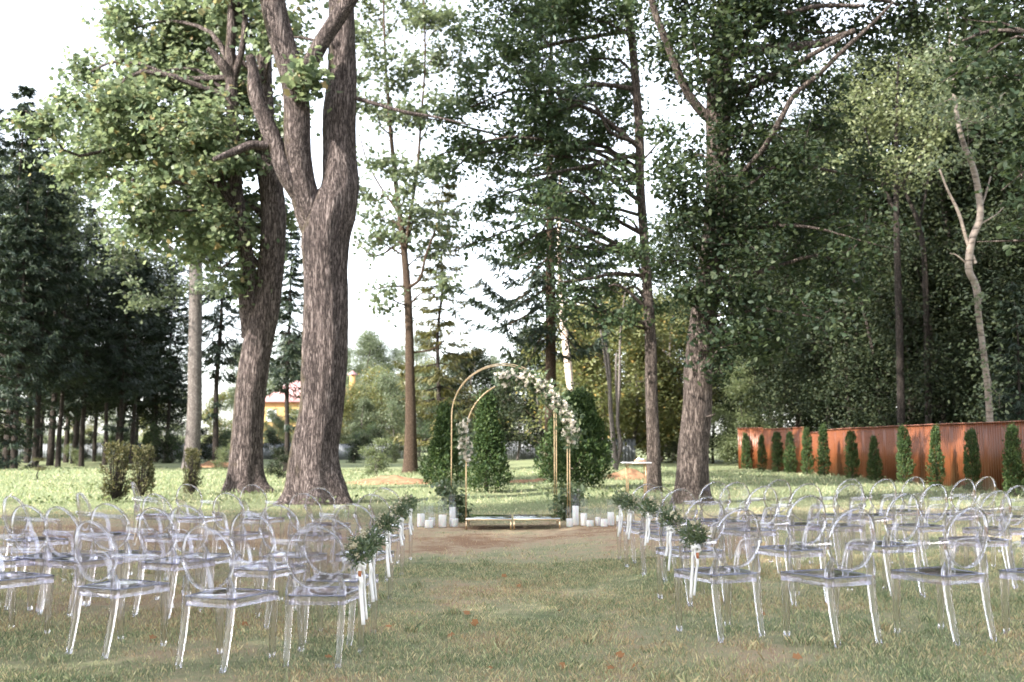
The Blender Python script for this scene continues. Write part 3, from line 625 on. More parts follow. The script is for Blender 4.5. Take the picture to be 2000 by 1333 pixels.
def px_x(px, Y): return (px - CX) / FPX * Y

# spruce behind the arch and slender larch beside it
sm = spruce_mesh(27, 4.4, 0.24, 231, M['needle'], M['pinebark'], 0.40, 1.4, 0.29, 0.55)
plant('spruce_tree', sm, 'tall spruce with bare brown lower trunk rising straight behind the arch', px_x(1076, 44), 44, 1.0, 0.4)
lm_ = spruce_mesh(15, 2.7, 0.10, 232, M['needle_brown'], M['barkdark'], 0.30, 1.15, 0.13, 0.15)
plant('larch_tree', lm_, 'thin see-through larch with brownish needles between the airy tree and the arch', px_x(860, 58), 58, 1.25, 1.0)
# birch by the arch
def pole_tree(name, label, path, Y, bark, limbs=(), blobs=(), leafmat=None, size=0.2, kind='oval', dens=0.5, group=None):
    P, R = px_path(path, Y); x, y = P[0][0], P[0][1]; b = np.array([x, y, gz1(x, y)]); P[0][2] = b[2] - 0.1
    t = thing(name, label, 'tree', b, 0, group); tube(mb := MB(), P - b, R, 12, 6, 0.05, int(abs(x) * 7)); mb.build('trunk', bark, t)
    for L in limbs:
        P2, R2 = px_path(L, Y); tube(l2 := MB(), P2 - b, R2, 6, 4); l2.build('limb', bark, t)
    if blobs:
        lf, tw = MB(), MB(); rr = np.random.default_rng(int(abs(x) * 100)); crown(lf, tw, [(c - b, q, n) for c, q, n in px_blobs(blobs, Y, dens, 3, rr)], rr, size, kind, 30, 0.55)
        tag(tw.build('branches', bark, t), kind='stuff'); lf.build('crown', leafmat, t, False)
    return t
pole_tree('birch_tree', 'pale birch trunk leaning over behind the arch, lit on one side', [(1120, 905, 15), (1117, 790, 14), (1112, 740, 15), (1106, 680, 15), (1099, 620, 14), (1094, 540, 11), (1092, 430, 8), (1095, 320, 4)], 52, M['birch'], (), [(1090, 480, 40), (1110, 400, 40), (1090, 330, 40)], M['wood_shade_leaf'], 0.24, 'oval', 0.5)
pole_tree('birch_tree', 'crooked sunlit birch trunk standing right behind the red-brown fence', [(1936, 905, 14), (1932, 800, 13), (1925, 720, 12), (1912, 620, 11), (1906, 560, 13), (1892, 525, 14), (1898, 470, 14), (1914, 425, 13), (1910, 370, 12), (1898, 320, 11), (1882, 282, 10), (1868, 220, 9), (1858, 120, 6), (1850, 20, 4), (1840, -80, 2)], 31.5, M['tanbirch'],
  [[(1905, 515, 8), (1888, 470, 7), (1872, 415, 7), (1850, 370, 5), (1835, 330, 4)], [(1906, 570, 6), (1916, 590, 6), (1912, 560, 5)], [(1912, 415, 5), (1925, 380, 4), (1935, 345, 3)], [(1893, 520, 4), (1870, 500, 3), (1855, 495, 2)], [(1912, 440, 4), (1945, 420, 3), (1960, 405, 2)]],
  [(1870, 180, 50), (1840, 110, 60), (1910, 120, 50), (1912, 605, 20, -.5), (1925, 690, 18, -.5), (1890, 300, 24, -.5), (1940, 760, 22, -.6), (1850, 330, 24), (1868, 190, 32, -.9), (1880, 240, 36, -.5), (1920, 210, 40), (1840, 40, 50)], M['grey_leaf'], 0.15, 'oval', 1.3)
for lab, path in [('grey trunk rising in the dark wood, beyond the stepped end of the red-brown fence', [(1622, 900, 12), (1618, 800, 10), (1612, 740, 9), (1608, 600, 7), (1605, 450, 5)]),
                  ('slender dark trunk in the shaded wood, beyond the middle of the red-brown fence', [(1662, 900, 9), (1658, 830, 8), (1655, 740, 7), (1650, 600, 6), (1645, 450, 4)]),
                  ('thin pale sapling bent over in the dark wood behind the red-brown fence', [(1718, 900, 7), (1716, 760, 6), (1705, 690, 6), (1690, 620, 6), (1676, 570, 6), (1668, 530, 5), (1680, 490, 3)]),
                  ('straight dark trunk with forking top in the wood, near the crooked birch', [(1815, 880, 14), (1812, 760, 13), (1810, 640, 12), (1806, 520, 11), (1795, 440, 9), (1770, 380, 6), (1745, 320, 4)])]:
    pole_tree('forest_tree', lab, path, 16.8 * FPX / (path[0][0] - CX), M['barkdark'], [[(path[-3][0], path[-3][1], 5), (path[-3][0] + 18, path[-3][1] - 90, 4), (path[-3][0] + 25, path[-3][1] - 170, 2)]])
# multi-stem young tree with bare thin stems behind the little table
pole_tree('young_tree', 'young tree with several thin bent bare stems behind the small table', [(1204, 917, 10), (1198, 860, 9), (1192, 790, 8), (1190, 720, 6), (1180, 640, 5), (1170, 560, 3)], 54, M['greybark'],
  [[(1204, 914, 7), (1212, 870, 8), (1206, 820, 7), (1210, 740, 6), (1212, 650, 4), (1222, 560, 3)], [(1193, 800, 6), (1190, 760, 6), (1182, 700, 5), (1174, 650, 4), (1160, 580, 3)], [(1206, 800, 5), (1203, 740, 5), (1204, 690, 4)]],
  [(1170, 600, 36), (1220, 620, 36), (1190, 540, 40)], M['sunny_leaf'], 0.22, 'oval', 0.3)

# trees of the setting: left wood of spruces
LG = 'dark spruces of the wood behind the shrubs'
for px, Y, k, s in [(-60, 60, 0, 1.1), (18, 66, 0, 1.2), (60, 80, 1, 1.2), (104, 72, 1, 1.15), (135, 84, 1, 1.0), (190, 88, 0, 0.85), (232, 92, 1, 0.85), (262, 80, 1, 0.9), (300, 95, 0, 0.8), (35, 60, 1, 0.9), (330, 86, 1, 0.85), (-30, 85, 0, 1.25), (150, 98, 0, 0.95), (0, 95, 0, 1.2), (85, 100, 0, 1.1), (-10, 56, 2, 1.2), (120, 66, 1, 0.8), (210, 74, 1, 0.8), (75, 62, 0, 0.95), (165, 70, 0, 0.85), (270, 98, 1, 1.0), (240, 70, 1, 0.75)]:
    plant('spruce_tree', SPR[k], 'dark spruce in the shaded wood before the grey fence, beyond the shrubs', px_x(px, Y), Y, s, ang(), LG)
plant('spruce_tree', SPR[1], 'drooping spruce just behind the leaning mossy trunk', px_x(425, 66), 66, 0.95, 0.7)
plant('spruce_tree', SPR[1], 'spruce whose hanging boughs show between the two huge trunks', px_x(562, 56), 56, 0.72, 2.2)
pole_tree('forest_tree', 'smooth grey straight trunk standing alone beyond the shrubs, in front of the wood', [(373, 912, 40), (375, 880, 32), (380, 800, 28), (381, 707, 27), (382, 600, 26), (382, 500, 25), (376, 420, 22), (360, 320, 15), (350, 200, 9)], 62, M['greybark'],
  [[(382, 520, 12), (350, 500, 9), (318, 470, 6), (290, 440, 4)], [(380, 480, 10), (410, 420, 7), (430, 370, 4)]],
  [(300, 420, 50), (250, 450, 55), (190, 430, 60), (230, 510, 50), (300, 500, 40), (160, 370, 50), (330, 570, 36), (280, 580, 40), (340, 350, 60), (130, 430, 40), (410, 560, 30), (260, 380, 50), (200, 520, 40)], M['grey_leaf'], 0.26, 'oak', 0.55)
plant('forest_tree', TALL[0], 'leafy tree with autumn-tinted top at the edge of the spruce wood', px_x(20, 75), 75, 1.2, 1.0, None, mats=M['grey_leaf'])
# woods behind the red fence
FG = 'leafy trees of the dark wood behind the red-brown fence'
for px, Y, k, s in [(1480, 72, 0, 1.1), (1560, 66, 1, 1.15), (1640, 58, 2, 1.1), (1720, 54, 0, 1.15), (1800, 48, 1, 1.1), (1880, 46, 2, 1.1), (1960, 42, 0, 1.1), (2060, 40, 1, 1.1), (1600, 78, 2, 1.2), (1700, 72, 1, 1.25), (1790, 66, 0, 1.25), (1890, 60, 1, 1.25), (2000, 55, 2, 1.25), (2120, 50, 0, 1.2), (1420, 84, 1, 1.2), (1350, 92, 2, 1.2), (1520, 90, 0, 1.2), (1660, 92, 1, 1.3), (1760, 84, 2, 1.35), (1870, 76, 0, 1.35), (1980, 70, 1, 1.35), (2100, 64, 2, 1.3)]:
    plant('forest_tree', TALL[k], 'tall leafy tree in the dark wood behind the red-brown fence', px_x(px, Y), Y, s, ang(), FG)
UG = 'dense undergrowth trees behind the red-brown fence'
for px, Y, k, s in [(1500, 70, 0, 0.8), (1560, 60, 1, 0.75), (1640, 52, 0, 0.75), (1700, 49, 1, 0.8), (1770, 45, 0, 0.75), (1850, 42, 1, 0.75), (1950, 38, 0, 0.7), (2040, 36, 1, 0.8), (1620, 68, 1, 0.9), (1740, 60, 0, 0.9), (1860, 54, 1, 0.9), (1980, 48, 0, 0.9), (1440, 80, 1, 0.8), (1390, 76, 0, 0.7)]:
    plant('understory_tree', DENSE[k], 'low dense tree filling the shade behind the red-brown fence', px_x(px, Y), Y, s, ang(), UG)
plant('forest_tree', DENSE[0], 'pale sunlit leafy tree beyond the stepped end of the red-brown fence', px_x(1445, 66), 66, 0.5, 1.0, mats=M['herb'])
pole_tree('forest_tree', 'sunlit pale crown standing out from the dark wood behind the fence', [(1760, 895, 16), (1758, 700, 14), (1752, 480, 12), (1750, 330, 9), (1752, 200, 6), (1755, 110, 3)], 39, M['barkdark'], [[(1752, 420, 7), (1710, 330, 5), (1690, 250, 3)], [(1751, 380, 7), (1800, 300, 5), (1825, 220, 3)]],
  [(1700, 165, 48), (1760, 140, 55), (1820, 185, 50), (1680, 240, 50), (1750, 235, 60), (1825, 270, 45), (1720, 320, 45), (1790, 340, 42), (1660, 310, 36), (1870, 230, 36), (1640, 210, 30)], M['pale_sun'], 0.16, 'oval', 1.7)
for px, Y, s in [(1990, 33, 0.62), (1900, 44, 0.9), (1830, 50, 0.9), (2060, 38, 0.9)]:
    plant('spruce_tree', SPR[2], 'dark spruce with low boughs right behind the red-brown fence', px_x(px, Y), Y, s, ang(), 'spruces behind the red-brown fence')
# bough of a near oak hanging into the upper corner: the tree stands outside the frame
xo, yo = 15.5, 20.5; bo = np.array([xo, yo, gz1(xo, yo)])
rr_ = np.random.default_rng(5)
hero_tree('oak_tree', 'dark oak boughs reaching over the near end of the red-brown fence', bo, yo,
  [[(CX + xo / yo * FPX, 990, 60), (CX + xo / yo * FPX, 700, 52), (CX + xo / yo * FPX - 20, 300, 46), (CX + xo / yo * FPX - 60, -100, 36), (CX + xo / yo * FPX - 80, -500, 20)]],
  [([(2440, 250, 26), (2250, 150, 20), (2100, 80, 14), (1950, 60, 8), (1880, 80, 4)], [0, 0, 0, 0, 0]), ([(2450, 450, 22), (2250, 330, 16), (2100, 280, 10), (2000, 260, 5)], [0, 0, 0, 0])],
  px_blobs([(1900, 40, 50), (1980, 60, 60), (1950, 150, 55), (1890, 130, 36), (2030, 200, 60), (1985, 270, 30), (2040, 350, 50), (1995, 340, 20), (2010, 470, 28), (2100, 100, 90), (2150, 260, 90), (2250, 100, 110), (2350, 250, 120), (2200, -60, 140), (2000, -60, 100), (2350, -150, 160), (2500, 100, 120)], yo, 2.4, 2, rr_),
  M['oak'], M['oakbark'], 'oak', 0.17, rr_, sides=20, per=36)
# sunny trees behind the arch and beyond the grey fence
SG = 'olive sunlit trees behind the arch'
for px, Y, k, s in [(1130, 78, 0, 1.05), (1180, 72, 1, 1.15), (1235, 76, 2, 1.1), (1290, 84, 0, 1.25), (1330, 76, 1, 1.0), (1150, 92, 2, 1.35), (1230, 96, 1, 1.4)]:
    plant('olive_leafed_tree', LIGHT[k], 'olive sunlit leafy tree in the row behind the arch', px_x(px, Y), Y, s, ang(), SG)
for px, Y, k, s in [(905, 96, 0, 0.95), (955, 100, 1, 0.9), (1010, 97, 2, 1.0), (1060, 92, 0, 1.1)]:
    plant('forest_tree', LIGHT[k], 'darker green leafy tree seen through the arch before the grey fence', px_x(px, Y), Y, s, ang(), 'dark trees seen through the arch', mats=M['wood_shade_leaf'])
for px, Y, k, s, lab in [(150, 78, 0, 0.95, 'dark leafy tree among the spruces, beyond the tiny sapling'), (235, 84, 1, 0.9, 'dark leafy tree between the spruces and the smooth grey trunk'), (310, 90, 2, 0.95, 'dark leafy tree right behind the smooth grey trunk'), (60, 90, 2, 1.1, 'tall dark leafy tree deep in the spruce wood')]:
    plant('forest_tree', TALL[k], lab, px_x(px, Y), Y, s, ang())
BG = 'sunlit trees beyond the grey fence'
for i, (px, Y, s) in enumerate([(20, 128, 0.7), (90, 135, 0.75), (160, 126, 0.65), (235, 132, 0.75), (300, 128, 0.65), (360, 134, 0.8), (425, 124, 0.7), (470, 130, 0.8), (556, 119, 0.44), (600, 118, 0.5), (520, 121, 0.38), (542, 116, 0.5), (578, 125, 0.55), (640, 122, 0.72), (672, 126, 0.8), (705, 122, 0.62), (735, 128, 0.85), (775, 122, 0.9), (820, 132, 1.1), (690, 134, 0.85), (755, 136, 1.05), (850, 126, 1.0), (880, 130, 0.75), (930, 126, 0.7), (985, 134, 0.7), (1030, 128, 0.75), (1080, 130, 0.9), (1140, 128, 1.0), (1300, 124, 1.0)]):
    plant('olive_leafed_tree', LIGHT[i % 3], 'small sunlit tree beyond the grey fence', px_x(px, Y), Y, s, ang(), BG, mats=M['grey_leaf'] if i % 2 else None)
HG = 'far trees on the skyline'
for i, (px, Y, s) in enumerate([(700, 172, 1.05), (735, 180, 1.15), (775, 185, 1.0), (650, 190, 1.1), (540, 185, 1.1), (820, 180, 1.1), (500, 190, 1.1), (580, 195, 1.15), (620, 188, 1.0), (870, 190, 0.95), (920, 185, 0.9), (970, 190, 0.95)]):
    plant('far_tree', TALL[i % 3], 'rounded far tree on the skyline behind the yellow house', px_x(px, Y), Y, s, ang(), HG, mats=M['grey_leaf'])
# trees standing outside the frame on the sun side, whose crowns shade the seats
OG = 'old trees beside the lawn, outside the view'
for x, y, k, s in [(-13, 4.5, 0, 0.95), (-19, 10.5, 1, 1.0), (-9.5, -3, 2, 0.95), (-18, -1, 0, 1.0), (-13.5, 10.0, 2, 0.8), (-4, -7, 1, 0.9), (-25, 5, 2, 1.1), (-15, -9, 1, 1.0), (-7.2, 0.5, 1, 0.95), (-10.2, 6.6, 0, 0.95)]:
    plant('lawn_tree', TALL[k], 'old leafy tree beside the lawn, shading the seats', x, y, s, ang(), OG, mats=M['maple'])

# ------------------------------------------------------------------ thujas, shrubs
def thuja_mesh(h, w_, seed, mat, n, size, cone=0.5, stems=False, bark=None):
    r = np.random.default_rng(seed); lf = MB(); tk = MB()
    per = 34; m = n // per; u = r.random(m) ** 0.8 * 0.97; a = r.random(m) * 6.283
    prof = np.where(u < 0.10, 0.80 + u * 2.0, 1.0) * (1 - u) ** cone * (0.62 + 0.75 * vnoise(np.stack([np.cos(a) * 1.5, np.sin(a) * 1.5, u * 7], -1), seed)) + 0.03
    out = np.stack([np.cos(a), np.sin(a), 0 * a], -1); rise = 0.30 + 0.35 * r.random(m)
    tip = out * (w_ * prof)[:, None] + np.array([0, 0, 1.0]) * (u * h + w_ * prof * rise * 0.8)[:, None]
    root_ = out * (w_ * prof * 0.25)[:, None] + np.array([0, 0, 1.0]) * np.maximum(0.02, u * h - w_ * prof * 0.25)[:, None]
    f = np.repeat(np.arange(m), per); tt = (r.random(m * per) ** 0.6)[:, None]
    D = nrm(tip - root_)[f]; spread = (w_ * 0.17 + 0.02) * (1.15 - tt)
    C = root_[f] * (1 - tt) + tip[f] * tt + r.normal(0, 1, (m * per, 3)) * spread
    leaves(lf, C, size * (0.55 + 0.8 * r.random(m * per)), np.cross(D, np.array([0, 0, 1.0])) * np.sign(r.normal(0, 1, (m * per, 1))) + 0.5 * D, r, 'fan', D * 0.8 + np.array([0, 0, 0.6]), 0.55)
    tube(tk, [[0, 0, -0.1], [0, 0, h * 0.5], [0, 0, h * 0.9]], [0.035 * h ** 0.5, 0.02 * h ** 0.5, 0.006], 7, 3)
    if stems:
        for _ in range(90):
            a = r.random() * 6.283; q = w_ * (0.3 + 0.75 * r.random()); hh = h * (0.4 + 0.6 * r.random())
            tube(tk, [[0.03 * math.cos(a), 0.03 * math.sin(a), 0], [q * 0.6 * math.cos(a), q * 0.6 * math.sin(a), hh * 0.4], [q * math.cos(a), q * math.sin(a), hh]], [0.012, 0.008, 0.003], 4, 3)
    return tk.mesh('trunk', bark or M['barkdark']), lf.mesh('crown', mat, False)
for px, py, top, wpx, lab in [(868, 952, 792, 84, 'conical thuja with lighter tip beside the tall gold arch leg, beyond the candles'), (950, 962, 770, 92, 'broad conical thuja standing right behind the arch opening'), (1128, 955, 770, 150, 'widest dark thuja bush behind the white flowers of the arch')]:
    p = ground_at(px, py); Y = p[1]; h = (py - top) * Y / FPX; ww = wpx * 0.5 * Y / FPX
    if wpx > 120:
        tk, lf = thuja_mesh(h, ww * 1.05, int(px), M['thuja'], 24000, 0.085, 0.6)
    else: tk, lf = thuja_mesh(h, ww * 1.15, int(px), M['thuja'], 17000, 0.075, 1.05)
    t = thing('thuja', lab, 'shrub', p); obj('trunk', tk, t); obj('crown', lf, t)
TF = [thuja_mesh(2.2, 0.42, 301 + i, M['thuja'], 6500, 0.065, c) for i, c in enumerate((0.42, 0.5, 0.36, 0.6))]
fence_thuja = [(1454, 916, 847), (1485, 918, 851), (1515, 919, 844), (1540, 925, 845), (1572, 930, 838), (1605, 931, 832), (1659, 935, 842), (1703, 943, 853), (1760, 947, 833), (1823, 953, 835), (1892, 962, 838), (1973, 971, 832), (2070, 985, 835)]
ordn = ['first', 'second', 'third', 'fourth', 'fifth', 'sixth', 'seventh', 'eighth', 'ninth', 'tenth', 'eleventh', 'twelfth', 'thirteenth']
for i, (px, py, top) in enumerate(fence_thuja):
    X = 13.35; Y = X * FPX / (px - CX); zb = gz1(X, Y); h = at(px, top, Y)[2] - zb
    t = thing('columnar_thuja', 'slim columnar thuja along the red-brown fence, %s from its far orange end' % ordn[i], 'shrub', (X, Y, zb - 0.02), ang(), 'columnar thujas planted along the red-brown fence', (h / 2.2 * (0.72 + 0.24 * r.random()), h / 2.2 * (0.72 + 0.24 * r.random()), h / 2.2 * 1.02))
    obj('trunk', TF[i % 4][0], t); obj('crown', TF[i % 4][1], t)
JU = thuja_mesh(1.6, 0.40, 321, M['juniper'], 3000, 0.06, 0.15, True, M['barkdark'])
for px, py, top, wd, lab in [(226, 982, 866, 1.0, 'tallest brownish upright juniper behind the seats, left half green at the top'), (276, 972, 872, 0.95, 'brownish upright juniper standing close beside the tallest one'), (374, 966, 878, 0.85, 'thin brownish juniper between the chairs and the smooth grey trunk')]:
    p = ground_at(px, py); h = (py - top) * p[1] / FPX
    t = thing('juniper_shrub', lab, 'shrub', p, ang(), None, (h / 1.6 * wd, h / 1.6 * wd, h / 1.6)); obj('trunk', JU[0], t); obj('crown', JU[1], t)
SAP = spruce_mesh(1.2, 0.42, 0.05, 331, M['juniper'], M['barkdark'], 0.10, 2.2, 0.03, 0.1, False)
p = ground_at(75, 938); plant('spruce_sapling', SAP, 'tiny spruce sapling alone on the sunlit lawn before the wood', p[0], p[1], 0.95, 0.4, cat='shrub')
for px, py, s, lab in [(735, 930, 0.55, 'light green leafy bush at the foot of the orange dirt heap'), (770, 905, 0.9, 'grey-green bush against the grey fence near the airy tree'), (150, 910, 0.45, 'low wild green bush before the grey fence in the spruce wood'), (205, 906, 0.4, 'small rounded green bush beside the low wild one by the wood'), (430, 920, 0.5, 'low green bush behind the leaning mossy trunk'), (545, 935, 0.42, 'dark low bush seen between the two huge trunks'), (1310, 905, 0.5, 'bush in the shade between the slim trunk and the oak'), (1415, 895, 0.75, 'pale ferny bush beside the far orange end of the fence'), (690, 905, 0.75, 'shrub in the shade of the huge forked trunk before the fence'), (320, 905, 0.7, 'dark leafy bush beside the smooth grey trunk'), (1000, 898, 0.4, 'small bush by the grey fence seen through the arch')]:
    p = ground_at(px, py); plant('leafy_bush', BUSH[int(px) % 2], lab, p[0], p[1], s, ang(), None, 'bush', mats=M['wood_shade_leaf'] if 'dark' in lab or 'shade' in lab else None)  # shade on the dark and shaded bushes comes from the darkened leaf colour
for px, Y, k, sc_u in [(10, 88, 0, 1.0), (55, 98, 1, 0.9), (120, 94, 0, 0.8), (175, 100, 1, 0.85), (245, 96, 0, 1.0), (300, 92, 1, 0.8), (340, 84, 0, 1.0), (405, 90, 1, 0.9), (440, 96, 0, 1.1), (-20, 70, 1, 1.1), (540, 100, 1, 0.9), (700, 98, 0, 1.1), (745, 94, 1, 0.9), (820, 90, 0, 1.1)]:
    plant('undergrowth_bush', BUSH[k], 'dark bush of the undergrowth standing before the grey fence', px_x(px, Y), Y, sc_u, ang(), 'undergrowth bushes before the grey fence', 'bush', mats=M['wood_shade_leaf'] if k else M['oak_light'])
for px, py, h in [(150, 897, 1.7), (215, 896, 1.5), (285, 898, 1.8)]:
    p = ground_at(px, py); t = thing('thuja', 'small dark thuja standing against the grey fence in the wood', 'shrub', p, ang(), 'small thujas by the grey fence', h / 2.2 * 1.6); obj('trunk', TF[0][0], t); obj('crown', TF[0][1], t)
# dirt heaps
for px, py, wx, h, lab in [(772, 944, 2.2, 0.28, 'orange-brown heap of bare dirt at the foot of the airy tree'), (1228, 936, 1.1, 0.40, 'small orange dirt heap behind the small table'), (425, 912, 1.6, 0.5, 'low brown dirt heap beyond the leaning trunk'), (1040, 941, 1.2, 0.16, 'flat patch of dug earth between the thujas')]:
    p = ground_at(px, py); n = 26; u = np.linspace(-1, 1, n); A, B = np.meshgrid(u, u); rr0 = np.sqrt(A ** 2 + B ** 2)
    q = np.stack([A * 2.5, B * 2.5, 0 * A + px], -1).reshape(-1, 3); nz = vnoise(q * 1.6, 4).reshape(n, n)
    Z = h * np.clip(1 - rr0 ** 1.5, -0.2, 1) * (0.55 + 0.9 * nz) - 0.05
    I = (np.arange(n - 1)[:, None] * n + np.arange(n - 1)[None]).ravel()
    o = MB().add(np.stack([A * wx, B * wx * 0.9, Z], -1).reshape(-1, 3), np.stack([I, I + 1, I + n + 1, I + n], -1)).build('dirt_heap', M['dirt'], loc=p)
    tag(o, lab, 'dirt heap', kind='structure')
# weeds in the back lawn
rw = np.random.default_rng(44); wm = MB()
n = 1300; yy = 24 + 40 * rw.random(n) ** 1.3; xx = (rw.random(n) * 2 - 1) * yy * 0.55; q = vnoise(np.stack([xx * 0.35, yy * 0.35, 0 * xx], -1), 31); k = q > 0.52
xx, yy = xx[k], yy[k]
for _ in range(4):
    C = np.stack([xx + rw.normal(0, 0.1, len(xx)), yy + rw.normal(0, 0.1, len(xx)), gz(xx, yy) + 0.03 + 0.18 * rw.random(len(xx))], -1); leaves(wm, C, 0.07 + 0.07 * rw.random(len(xx)), np.array([0, 0, 1.0]), rw, 'oval', None, 0.6)
tag(wm.build('lawn_weeds', M['herb'], smooth=False), 'leafy weeds scattered through the far lawn', 'weeds', kind='stuff')

# ------------------------------------------------------------------ fences and house
def corrugated(length, height, pitch, depth):
    n = int(length / pitch); xs = []; ds = []
    for i in range(n):
        for f, d in ((0.0, 0), (0.42, 0), (0.56, 1), (0.86, 1)): xs.append((i + f) * pitch); ds.append(d * depth)
    xs.append(length); ds.append(0); xs = np.array(xs); ds = np.array(ds); k = len(xs)
    V = np.concatenate([np.stack([xs, ds, 0 * xs], -1), np.stack([xs, ds, 0 * xs + height], -1), np.stack([xs, ds + 0.003, 0 * xs + height], -1), np.stack([xs, ds + 0.003, 0 * xs], -1)])
    i = np.arange(k - 1)[:, None]
    F = np.concatenate([np.hstack([i + a * k, i + 1 + a * k, i + 1 + ((a + 1) % 4) * k, i + ((a + 1) % 4) * k]) for a in range(4)])
    return V, F
def fence(name, label, segs, mat, capmat, postmat, pitch, depth, panel, back=1):
    """segs: (x0,y0,x1,y1,height); panel length gives separate sheets, each with its cap; posts behind"""
    t = thing(name, label, 'fence', (segs[0][0], segs[0][1], 0)); o0 = np.array([segs[0][0], segs[0][1], 0])
    for x0, y0, x1, y1, h in segs:
        L = math.hypot(x1 - x0, y1 - y0); n = max(1, round(L / panel)); a = math.atan2(y1 - y0, x1 - x0); pl = L / n
        mb = MB(); V, F = corrugated(pl - 0.004, h, pitch, depth); V[:, 1] *= back; mb.add(V, F); me = mb.mesh('sheet', mat, False)
        cm = add_box(MB(), (pl / 2, 0.012, h + 0.012), (pl / 2 - 0.002, 0.035, 0.012)).mesh('cap', capmat, False)
        pm = add_box(MB(), (0, back * 0.09, h / 2 - 0.05), (0.035, 0.035, h / 2)).mesh('post', postmat, False)
        for i in range(n):
            x, y = x0 + (x1 - x0) * i / n, y0 + (y1 - y0) * i / n; z = gz1(x + (x1 - x0) / n / 2, y + (y1 - y0) / n / 2) - 0.02
            s_ = obj('sheet', me, t, (x - o0[0], y - o0[1], z)); s_.rotation_euler = (0, 0, a)
            obj('cap', cm, s_)
            q = obj('post', pm, t, (x - o0[0], y - o0[1], z)); q.rotation_euler = (0, 0, a)
    return t
FX = 14.2
fence('steel_fence', 'red-brown corrugated steel fence with stepped top along the wood', [(FX, 15.0, FX, 45.2, 2.05), (FX, 45.2, FX, 48.6, 1.98), (FX, 48.6, FX, 56.5, 2.28), (FX, 56.5, 13.1, 58.0, 2.36)], M['redfence'], M['redcap'], M['greypost'], 0.15, 0.025, 1.15, -1)
fence('steel_fence', 'long low grey steel fence at the far edge of the lawn', [(px_x(-40, 106), 106, px_x(800, 106), 106, 1.7), (px_x(960, 106), 106, px_x(1052, 106), 106, 2.0)], M['greyfence'], M['greypost'], M['greypost'], 0.25, 0.04, 2.5)
fence('steel_fence', 'short piece of grey fence behind the young bare-stemmed tree', [(px_x(1150, 74), 74, px_x(1240, 74), 74, 1.75)], M['greyfence'], M['greypost'], M['greypost'], 0.25, 0.04, 1.15)
hp = np.array([px_x(512, 140), 140.0, 0.0]); H = thing('yellow_house', 'yellow house with pink tiled roof and tall chimney, far beyond the fence', 'house', hp)
add_box(m := MB(), (6.4, 5, 3.9), (6.4, 5, 3.9)); m.build('wall', M['housewall'], H, False)
m = MB(); V = np.array([[-.6, -.6, 7.5], [13.4, -.6, 7.5], [13.4, 10.6, 7.5], [-.6, 10.6, 7.5], [3.2, 5, 10.9], [9.6, 5, 10.9]], float)
m.add(V, np.array([[0, 1, 5, 4], [2, 3, 4, 5], [3, 2, 1, 0]])); m.ng += [np.array([[1, 2, 5]]) + 0, np.array([[3, 0, 4]])]; rf = m.build('roof', M['houseroof'], H, False)
ch = MB(); add_box(ch, (12.2, 3, 9.2), (0.38, 0.38, 2.3)); ch.build('chimney', M['housewall'], rf, False)
add_lathe(cq := MB(), [(0.75, 11.5), (0.75, 11.6), (0.02, 12.15)], 4, (12.2, 3, 0)); cq.build('chimney_cap', M['houseroof'], rf, False)
for x, z in [(1.4, 5.6), (4.6, 5.6), (8.0, 5.6), (11.0, 5.6), (1.4, 2.2), (4.6, 2.2), (8.0, 2.2)]:
    f = MB()
    for dx, dz, hx, hz in ((-.62, 0, .06, .85), (.62, 0, .06, .85), (0, .79, .56, .06), (0, -.79, .56, .06), (0, 0, .03, .73)): add_box(f, (x + dx, -.03, z + dz), (hx, .05, hz))
    fo = f.build('window', M['housetrim'], H, False); add_box(g2 := MB(), (x, -0.004, z), (.56, .012, .73)); g2.build('pane', M['pane'], fo, False)

